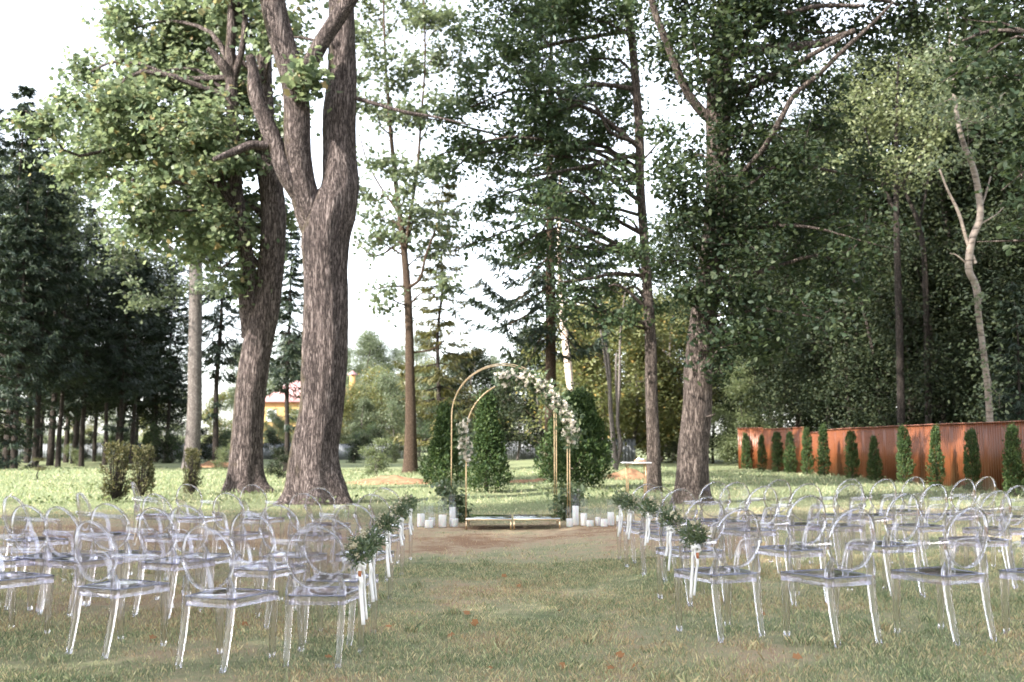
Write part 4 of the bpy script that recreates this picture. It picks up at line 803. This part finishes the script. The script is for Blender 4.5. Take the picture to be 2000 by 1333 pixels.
# ------------------------------------------------------------------ transparent armchairs
def chair_meshes():
    out = []
    # seat
    n = 14; u = np.linspace(-1, 1, n); v = np.linspace(0, 1, n); U, Vv = np.meshgrid(u, v)
    hw = 0.185 + 0.055 * Vv; x = U * hw; y = -0.205 + 0.45 * Vv + 0.018 * (1 - U ** 2) * (Vv - 0.15); z = 0.462 - 0.016 * (1 - U ** 2) * np.sin(math.pi * Vv) - 0.006 * Vv ** 3
    top = np.stack([x, y, z], -1).reshape(-1, 3); bot = top - np.array([0, 0, 0.006]); I = (np.arange(n - 1)[:, None] * n + np.arange(n - 1)[None]).ravel()
    F = np.stack([I, I + 1, I + n + 1, I + n], -1); mb = MB(); mb.add(np.vstack([top, bot]), np.vstack([F, F[:, ::-1] + n * n]))
    ring = [i for i in range(n)] + [n - 1 + n * i for i in range(1, n)] + [n * n - 1 - i for i in range(1, n)] + [n * (n - 1 - i) for i in range(1, n - 1)]
    rg = np.array(ring); nx_ = np.roll(rg, -1); mb.add(np.zeros((0, 3)), np.stack([rg, rg + n * n, nx_ + n * n, nx_], -1) - mb.n)
    out.append(('seat', mb.mesh('seat', M['seatsheet']), None))
    # seat edge band (apron)
    c = top[rg]; ctr = c.mean(0); P = c.copy(); P[:, 2] = 0.428; P[:, :2] = ctr[:2] + (P[:, :2] - ctr[:2]) * 0.985
    mb = MB(); add_sweep(mb, P, rrect(0.030, 0.003, 0.001, 1), closed=True, ref=(0, 0, 1)); out.append(('apron', mb.mesh('apron', M['legwall'], False), None))
    sr = MB(); Q = c.copy(); Q[:, 2] -= 0.003; add_sweep(sr, Q, circ(6, 0.0055), closed=True, ref=(0, 0, 1)); out.append(('seat_edge', sr.mesh('seat_edge', M['edge']), None))
    # oval backrest
    cz, cyb, rx, rz_, tilt = 0.722, -0.262, 0.197, 0.213, math.radians(11)
    def oval(a, s=1.0):
        ex, ez = rx * s * np.cos(a), rz_ * s * np.sin(a); dy = 0.035 * (ex / rx) ** 2
        return np.stack([ex, cyb - ez * math.sin(tilt) + dy, cz + ez * math.cos(tilt)], -1)
    a = np.linspace(0, 2 * math.pi, 40, endpoint=False); R = oval(a)
    rim = MB(); ax = np.tile(np.array([0, math.cos(tilt), math.sin(tilt)]), (40, 1)); add_sweep(rim, R, rrect(0.016, 0.0065, 0.003, 2), closed=True, ref=ax)
    out.append(('back_rim', rim.mesh('back_rim', M['solid']), None))
    pn = MB(); rings = [oval(a, s) for s in (0.97, 0.75, 0.5, 0.25)]; k = 40
    for off, flip in ((-0.003, False), (0.003, True)):
        V = np.vstack(rings + [oval(np.array([0.0]), 0.0)]) + np.array([0, off, 0]); f4 = []
        i = np.arange(3)[:, None]; j = np.arange(k)[None]; F = np.stack([i * k + j, i * k + (j + 1) % k, (i + 1) * k + (j + 1) % k, (i + 1) * k + j], -1).reshape(-1, 4)
        jj = np.arange(k); T3 = np.stack([3 * k + jj, 3 * k + (jj + 1) % k, np.full(k, 4 * k)], -1)
        if flip: F = F[:, ::-1]; T3 = T3[:, ::-1]
        b = pn.n; pn.add(V, F); pn.f3.append(T3 + b)
    out.append(('back_panel', pn.mesh('back_panel', M['sheet']), None))
    # arms and legs
    for s in (1, -1):
        P = catmull([(s * 0.19, -0.258, 0.700), (s * 0.225, -0.20, 0.690), (s * 0.262, -0.09, 0.676), (s * 0.272, 0.02, 0.668), (s * 0.268, 0.085, 0.650), (s * 0.258, 0.118, 0.600), (s * 0.247, 0.130, 0.540), (s * 0.232, 0.130, 0.458)], 5)
        m = MB(); add_sweep(m, P, rrect(0.007, 0.023, 0.004, 2), np.linspace(1.0, 1.0, len(P))); out.append(('arm', m.mesh('arm', M['armwall']), None))
        P = catmull([(s * 0.168, -0.232, 0.60), (s * 0.178, -0.212, 0.52), (s * 0.178, -0.205, 0.44), (s * 0.177, -0.225, 0.25), (s * 0.175, -0.272, 0.0)], 5)
        m = MB(); add_sweep(m, P, rrect(0.5, 0.5, 0.08, 1), np.interp(np.linspace(0, 1, len(P)), [0, 0.35, 1], [0.022, 0.052, 0.034]), ref=(1, 0, 0)); out.append(('leg', m.mesh('leg', M['legwall'], False), None))
        P = catmull([(s * 0.222, 0.215, 0.458), (s * 0.220, 0.222, 0.25), (s * 0.214, 0.230, 0.0)], 6)
        m = MB(); add_sweep(m, P, rrect(0.5, 0.5, 0.08, 1), np.linspace(0.056, 0.034, len(P)), ref=(1, 0, 0)); out.append(('leg', m.mesh('leg', M['legwall'], False), None))
    return out
CH = chair_meshes()
def chair(x, y, rot, label, group):
    t = thing('transparent_armchair', label, 'chair', (x, y, gz1(x, y) - 0.004), rot, group)
    for nme, me, _ in CH: obj(nme, me, t)
    return t
# oval tops as seen in the photograph -> places on the lawn; rot: + turns left, - turns right
R_ = math.radians
LEFT = [[(612, 1025, -4), (394, 1027, -20), (173, 1017, -26), (-55, 1008, -28)],
        [(639, 1010, -8), (484, 998, -18), (297, 991, -22), (110, 989, -24), (-70, 990, -26)],
        [(687, 983, -10), (540, 985, -15), (359, 986, -20), (207, 983, -14), (48, 986, -18)],
        [(725, 965, -8), (591, 963, -12), (441, 962, -16), (300, 964, -20), (154, 962, -48), (20, 968, -30)],
        [(750, 953, -8), (622, 952, -10), (491, 946, -12), (365, 945, -14), (258, 941, -78)]]
RIGHT = [[(1449, 991, 22), (1675, 992, 22), (1901, 990, 24), (2125, 990, 26)],
         [(1383, 969, 18), (1583, 967, 20), (1772, 963, 24), (1952, 958, 20), (2120, 958, 22)],
         [(1330, 954, 14), (1495, 949, 20), (1665, 945, 16), (1831, 945, 22), (1990, 948, 26)],
         [(1288, 949, 12), (1440, 941, 16), (1580, 944, 14), (1731, 935, 18), (1888, 935, 20), (2040, 937, 22)],
         [(1267, 944, 10), (1400, 940, 14), (1524, 936, 18), (1664, 935, 14), (1790, 931, 20), (1930, 931, 22)]]
rows = ['backmost row', 'second row from the back', 'middle row', 'second row from the arch', 'row nearest the arch']
AISLE = {}
for side, block, where in (('L', LEFT, 'forked tree side'), ('R', RIGHT, 'red fence side')):
    for i, row in enumerate(block):
        for j, (px, py, a) in enumerate(row):
            z = 0.0; zt = 0.934
            for _ in range(5):
                p = at_z(px, py, z + zt); z = gz1(p[0], p[1])
            ca, sa = math.cos(R_(a)), math.sin(R_(a)); loc = np.array([0.0, -0.303]); off = np.array([ca * loc[0] - sa * loc[1], sa * loc[0] + ca * loc[1]])
            x, y = p[0] - off[0], p[1] - off[1]
            if j == 0: lab, gr = 'clear plastic armchair at the aisle, %s, %s' % (rows[i], where), 'clear armchairs at the aisle'
            elif a <= -45: lab, gr = ('clear plastic armchair turned sideways, %s, %s' % (rows[i], where), 'turned clear armchairs')
            else: lab, gr = 'clear plastic armchair off the aisle, %s, %s' % (rows[i], where), 'clear armchairs, %s %s' % (rows[i], where)
            c = chair(x, y, R_(a), lab, gr)
            if j == 0: AISLE[(side, i)] = (x, y, R_(a), c.location.z)

# ------------------------------------------------------------------ aisle bouquets with ribbons
def ball(mb, C, s):                                    # small octahedral buds / blossoms
    T = np.array([[1, 0, 0], [-1, 0, 0], [0, 1, 0], [0, -1, 0], [0, 0, 1], [0, 0, -1]], float); F = np.array([[0, 2, 4], [2, 1, 4], [1, 3, 4], [3, 0, 4], [2, 0, 5], [1, 2, 5], [3, 1, 5], [0, 3, 5]])
    n = len(C); V = C[:, None] + np.asarray(s).reshape(-1, 1, 1) * T[None]; mb.add(V.reshape(-1, 3), (np.arange(n)[:, None, None] * 6 + F[None]).reshape(-1, 3))
def ribbon(mb, P, w_, ref):
    add_sweep(mb, catmull(P, 6), np.array([(-w_, -0.0008), (w_, -0.0008), (w_, 0.0008), (-w_, 0.0008)]), ref=ref)
def bouquet_parts(seed, side):
    r = np.random.default_rng(seed); fo, bu, rb = MB(), MB(), MB()
    n = 460; s_ = sphere_pts(r, n, 0.5); C = s_ * np.array([0.115, 0.115, 0.105]) * (0.8 + 0.5 * vnoise(s_ * 2, seed))[:, None]
    leaves(fo, C, 0.05 * (0.7 + 0.8 * r.random(n)), r.normal(0, 1, (n, 3)), r, 'slim', s_ + np.array([0, 0, 0.25]), 0.5)
    for _ in range(14):
        d = nrm(r.normal(0, 1, 3) + np.array([0, 0, 0.4])); k = 9; t = np.linspace(0.08, 0.165, k)[:, None]
        leaves(fo, d * t + r.normal(0, 0.008, (k, 3)), 0.042, r.normal(0, 1, (k, 3)), r, 'slim', np.tile(d, (k, 1)), 0.7)
    k = 34; c0 = nrm(np.array([[0.5 * -side, -0.5, 0.4]])); s2 = nrm(r.normal(0, 0.75, (k, 3)) + c0); ball(bu, s2 * (0.10 + 0.035 * r.random((k, 1))), 0.005 + 0.006 * r.random(k))
    for _ in range(7):
        c = nrm(r.normal(0, 0.6, (1, 3)) + c0)[0] * 0.12; q = r.normal(0, 1, (9, 3)); leaves(bu, c + nrm(q) * 0.012, 0.034, nrm(q), r, 'oval', nrm(q) * 0.3 + c / 0.12, 0.4)
    x = 0.01 * side
    ribbon(rb, [(x, -0.02, -0.09), (x - 0.02 * r.random(), -0.05, -0.15), (x + 0.03 * side * r.random(), -0.07, -0.22), (x + 0.01 * side, -0.05, -0.30), (x + 0.035 * side, -0.05, -0.40 - 0.16 * r.random())], 0.015, (1, 0.3, 0))
    ribbon(rb, [(x, -0.01, -0.09), (x + 0.03 * side, -0.03, -0.17), (x + 0.03 * side, -0.02, -0.28), (x + 0.055 * side, -0.03, -0.33 - 0.2 * r.random())], 0.012, (1, -0.4, 0))
    ribbon(rb, [(x - 0.045, -0.03, -0.10), (x, -0.055, -0.085), (x + 0.045, -0.035, -0.11), (x, -0.02, -0.13), (x - 0.045, -0.03, -0.10)], 0.02, (0, 0.3, 1))
    return fo.mesh('foliage', M['boxleaf'], False), bu.mesh('blossoms', M['bud'], False), rb.mesh('ribbon', M['ribbon'])
for (side, i), (x, y, a, z) in AISLE.items():
    s = 1 if side == 'L' else -1; ca, sa = math.cos(a), math.sin(a); lx, ly = s * 0.275, -0.10
    p = (x + ca * lx - sa * ly, y + sa * lx + ca * ly, z + 0.74)
    t = thing('aisle_bouquet', 'green bouquet with white ribbon, aisle chair, %s, %s' % (rows[i], 'forked tree side' if s > 0 else 'red fence side'), 'bouquet', p, a, 'bouquets tied to the aisle chairs', 0.86)
    f, b_, rb = bouquet_parts(400 + i + 10 * (s > 0), s)
    obj('foliage', f, t); obj('blossoms', b_, t); obj('ribbon', rb, t)
    if i == 0: add_box(q := MB(), (0.012 * s, -0.062, -0.165), (0.013, 0.004, 0.024), 0.2); q.build('copper_tag', M['seal'], t, False)

# ------------------------------------------------------------------ arches, garland, mirror tables, candles, small table
def arch_path(w_, h, n=40):
    rr = w_ / 2; a = np.linspace(math.pi, 0, n); P = np.vstack([[[-rr, 0, 0.0]], [[-rr, 0, (h - rr) * 0.5]], np.stack([rr * np.cos(a), 0 * a, h - rr + rr * np.sin(a)], -1), [[rr, 0, (h - rr) * 0.5]], [[rr, 0, 0.0]]])
    return P
def arch(label, xl, xr, topy, Y, sep):
    pl, pr = at(xl, 870, Y), at(xr, 870, Y); w_ = pr[0] - pl[0]; h = at((xl + xr) / 2, topy, Y)[2]; cx_ = (pl[0] + pr[0]) / 2
    t = thing('gold_arch', label, 'arch', (cx_, Y, gz1(cx_, Y)), R_(3.4), 'gold wedding arches')
    for dy in (0, sep):
        m = MB(); P = arch_path(w_, h) + np.array([0, dy, 0]); add_sweep(m, P, circ(10, 0.0105), ref=(0, 1, 0)); m.build('hoop', M['gold'], t)
    for sx_ in (-1, 1):
        m = MB(); add_sweep(m, np.array([[sx_ * w_ / 2, 0.014, 0.014], [sx_ * w_ / 2, sep - 0.014, 0.014]]), circ(8, 0.012)); m.build('foot_bar', M['gold'], t)
    for an in (0.5, 1.0, 2.0, 2.6):
        m = MB(); q = np.array([w_ / 2 * math.cos(an), 0, h - w_ / 2 + w_ / 2 * math.sin(an)]); add_sweep(m, np.array([q + [0, 0.014, 0], q + [0, sep - 0.014, 0]]), circ(8, 0.008)); m.build('crossbar', M['gold'], t)
    return t, cx_, w_, h
YA, YB = 19.2, 18.5
A1, ax1, aw1, ah1 = arch('taller gold tube arch, bare on its upper side, standing behind the mirror tables', 882, 1087, 711, YA, 0.38)
A2, ax2, aw2, ah2 = arch('lower gold tube arch carrying the white flowers', 911, 1113, 745, YB, 0.38)
def garland(name, label, path, n_leaf, n_flow, rad, seed, petal=0.07, loc=(0, 0, 0)):
    r = np.random.default_rng(seed); P = catmull(np.asarray(path, float), 12); fo, bl, st = MB(), MB(), MB(); k = r.integers(0, len(P), n_leaf)
    C = P[k] + r.normal(0, 1, (n_leaf, 3)) * rad * 0.6; leaves(fo, C, 0.085 * (0.6 + 0.8 * r.random(n_leaf)), r.normal(0, 1, (n_leaf, 3)), r, 'oval', r.normal(0, 1, (n_leaf, 3)) + np.array([0, 0, -0.3]), 0.5)
    for _ in range(n_leaf // 40):
        c = P[r.integers(0, len(P))]; d = nrm(r.normal(0, 1, 3) + np.array([0, -0.2, -0.2])); q = 12; tt = np.linspace(0.0, rad * 2.3, q)[:, None]
        leaves(fo, c + d * tt + r.normal(0, 0.015, (q, 3)), 0.06, r.normal(0, 1, (q, 3)), r, 'slim', np.tile(d, (q, 1)), 0.8)
        add_sweep(st, np.array([c, c + d * rad * 1.2, c + d * rad * 2.2]), circ(3, 0.003), cap=False)
    for _ in range(n_flow):
        c = P[r.integers(0, len(P))] + nrm(r.normal(0, 1, 3) + np.array([0, -0.9, 0.15])) * rad * (0.5 + 0.6 * r.random()); s_ = petal * (0.55 + 0.6 * r.random()); q = nrm(r.normal(0, 1, (12, 3)) + np.array([0, -0.6, 0.1]))
        leaves(bl, c + q * s_ * 0.32, s_ * 0.9, q, r, 'oval', q * 0.2 + r.normal(0, 0.6, (12, 3)), 0.25)
    t = thing(name, label, 'flowers', loc); 
    fo.build('foliage', M['boxleaf'], t, False); st.build('stems', M['boxleaf'], t)
    if n_flow: tag(bl.build('blossoms', M['petal'], t, False), kind='stuff')
    return t
def az(zx, zy, Y): return at(800 + zx / 3.332, 680 + zy / 3.332, Y)      # from enlarged-view coordinates
def rel(L): o = np.mean(L, 0); return [np.asarray(p) - o for p in L], tuple(o)
L, o = rel([az(590, 215, YB), az(660, 195, YB), az(740, 200, YB), az(820, 225, YB), az(890, 280, YB), az(940, 350, YB)]); garland('arch_garland', 'thick garland of white and lilac flowers over the top of the lower arch', L, 900, 120, 0.16, 71, 0.075, o)
L, o = rel([az(930, 330, YB), az(990, 390, YB), az(1035, 450, YB), az(1050, 540, YB), az(1050, 620, YB)]); garland('arch_garland', 'cascade of large white roses and greenery down the fence-side leg of the arch', L, 700, 95, 0.14, 72, 0.09, o)
L, o = rel([az(350, 480, YB), az(360, 570, YB), az(365, 650, YB), az(370, 740, YB)]); garland('arch_garland', 'upright spray of pale flowers on the forked-tree-side leg of the lower arch', L, 330, 75, 0.13, 73, 0.075, o)
L, o = rel([az(215, 905, YA), az(260, 950, YA), az(300, 1000, YA), az(320, 1060, YA), az(325, 1110, YA)]); garland('greenery_arrangement', 'dark greenery at the foot of the taller arch, beside the tall candle', L, 800, 3, 0.17, 74, 0.05, o)
L, o = rel([az(1090, 930, YA), az(1060, 960, YA), az(1030, 1000, YA), az(1010, 1050, YA), az(1005, 1100, YA)]); garland('greenery_arrangement', 'loose greenery at the arch foot near the small table', L, 760, 6, 0.18, 75, 0.05, o)

# two low mirror-topped tables
def mirror_table(label, x0, x1, y0, y1):
    zc = gz1((x0 + x1) / 2, y0); t = thing('mirror_table', label, 'low table', ((x0 + x1) / 2, (y0 + y1) / 2, zc), 0, 'low mirror tables under the arch'); hx, hy, h = (x1 - x0) / 2, (y1 - y0) / 2, 0.19
    for sx_ in (-1, 1):
        for sy in (-1, 1): add_box(m := MB(), (sx_ * (hx - 0.014), sy * (hy - 0.014), h / 2 - 0.012), (0.010, 0.010, h / 2 - 0.014)); m.build('leg', M['gold'], t, False)
    for sy in (-1, 1): add_box(m := MB(), (0, sy * (hy - 0.010), h - 0.011), (hx, 0.010, 0.0085)); m.build('rail', M['goldpaint'], t, False)
    for sx_ in (-1, 1): add_box(m := MB(), (sx_ * (hx - 0.010), 0, h - 0.011), (0.010, hy - 0.022, 0.0085)); m.build('rail', M['goldpaint'], t, False)
    add_box(m := MB(), (0, 0, h + 0.002), (hx - 0.004, hy - 0.004, 0.004)); m.build('mirror_top', M['mirror'], t, False)
xl, xm, xr = at(909, 1030, 17.4)[0], at(1001, 1030, 17.4)[0], at(1095, 1030, 17.4)[0]
mirror_table('low gold-legged mirror table under the arch, on the forked-tree side', xl, xm - 0.015, 17.4, 18.45)
mirror_table('low gold-legged mirror table under the arch, on the fence side', xm + 0.015, xr, 17.4, 18.45)

# candles in glass cylinders: enlarged-view left, right, candle top, base, glass top
CND = [(47, 100, 1080, 1165, 985), (97, 155, 1122, 1172, 1030), (122, 166, 1105, 1160, 1010), (187, 240, 1086, 1168, 985), (256, 300, 1035, 1150, 955), (260, 318, 1110, 1165, 1040),
       (1018, 1064, 1110, 1165, 1035), (1057, 1103, 1028, 1155, 950), (1112, 1157, 1076, 1158, 985), (1150, 1199, 1122, 1163, 1050), (1207, 1246, 1101, 1158, 1040), (1242, 1290, 1113, 1164, 1050), (1287, 1333, 1070, 1157, 990), (1345, 1385, 1090, 1160, 1010)]
for i, (a, b, tp, bs, gt) in enumerate(CND):
    q = ground_at(800 + (a + b) / 2 / 3.332, 680 + bs / 3.332); Y = q[1]; rad = (b - a) / 3.332 * Y / FPX / 2 * 0.92; hgt = (bs - tp) / 3.332 * Y / FPX * 0.97; gh = (bs - gt) / 3.332 * Y / FPX
    where = 'by the greenery, forked tree side' if i < 6 else 'in the cluster near the small table'
    desc = ['broad medium', 'short front', 'short rear', 'medium', 'tallest', 'short squat', 'short squat', 'tallest', 'tall', 'lowest', 'medium', 'short wide', 'tall outer', 'outermost'][i]
    c = thing('pillar_candle', '%s white pillar candle %s' % (desc, where), 'candle', q, 0, 'white pillar candles by the arch')
    m = MB(); add_lathe(m, [(rad * 0.98, 0.006), (rad, 0.012), (rad, hgt - 0.006), (rad * 0.96, hgt), (rad * 0.5, hgt - 0.004), (0.003, hgt - 0.006)], 24); m.build('wax_body', M['wax'], c)
    m = MB(); add_lathe(m, [(0.0025, hgt - 0.008), (0.0025, hgt + 0.012)], 6); m.build('wick', M['wick'], c)
    vr = rad * 1.14; m = MB(); add_lathe(m, [(0.004, 0.0), (vr, 0.0), (vr, gh), (vr - 0.003, gh), (vr - 0.003, 0.004), (0.004, 0.004)], 28, q, cap=False)
    tag(m.build('glass_cylinder', M['vase']), 'glass cylinder around the %s candle %s' % (desc, where), 'vase', 'glass cylinders around the candles')

# small gold-legged table with white top
Yt = 20.2; tl, tr_ = at(1214, 903, Yt), at(1270, 903, Yt); cxt = (tl[0] + tr_[0]) / 2; zt = gz1(cxt, Yt); ht = tl[2] - zt; hw = (tr_[0] - tl[0]) / 2
t = thing('side_table', 'tall small table with white top and thin gold legs beside the slim trunk', 'table', (cxt, Yt, zt))
add_box(m := MB(), (0, 0, ht - 0.012), (hw, 0.21, 0.011)); m.build('table_top', M['marble'], t, False)
for sx_ in (-1, 1):
    for sy in (-1, 1): add_box(m := MB(), (sx_ * hw * 0.62, sy * 0.14, (ht - 0.03) / 2), (0.010, 0.010, (ht - 0.03) / 2)); m.build('leg', M['goldpaint'], t, False)
for sy in (-1, 1): add_box(m := MB(), (0, sy * 0.14, ht - 0.033), (hw * 0.62 - 0.011, 0.009, 0.009)); m.build('rail', M['goldpaint'], t, False)
bx0 = at(1250, 900, Yt); t = thing('ring_box', 'small brown wooden tray with white rolls on the small table', 'box', (bx0[0], Yt - 0.02, zt + ht), 0.1)
m = MB()
for c, h in (((0, 0, 0.008), (0.105, 0.07, 0.006)), ((0, -0.066, 0.03), (0.105, 0.006, 0.018)), ((0, 0.066, 0.03), (0.105, 0.006, 0.018)), ((-0.10, 0, 0.03), (0.006, 0.058, 0.018)), ((0.10, 0, 0.03), (0.006, 0.058, 0.018))): add_box(m, c, h)
m.build('tray', M['boxwood'], t, False)
for k, (dx, dz) in enumerate(((-0.06, 0.05), (0.0, 0.052), (0.05, 0.048), (-0.03, 0.075))):
    m = MB(); add_sweep(m, np.array([[dx, -0.05, dz], [dx + 0.004, 0.05, dz]]), circ(10, 0.020)); m.build('paper_roll', M['paper'], t)

# fallen maple leaves on the lawn
rl = np.random.default_rng(9)
for i, (px, py) in enumerate([(983, 1129), (926, 1224), (912, 1204), (1096, 1197), (883, 1246), (958, 1312), (1213, 1287), (1195, 1311), (1013, 1148), (1100, 1309), (1212, 1288), (760, 1230), (476, 1225), (74, 1187), (520, 1038), (1490, 1205), (1236, 1310), (1560, 1290), (640, 1290), (300, 1250)]):
    p = ground_at(px, py); m = MB(); C = np.array([[0, 0, 0.0]]); leaves(m, C, 0.052 * (0.7 + 0.6 * rl.random()), np.array([[0.1, -0.45, 1.0]]), rl, 'maple', None, 0.3)
    tag(m.build('fallen_leaf', M['dryleaf'], loc=p + np.array([0, 0, 0.022])), 'orange-brown fallen leaf lying on the grass of the aisle and seats', 'leaf', 'fallen leaves on the grass')
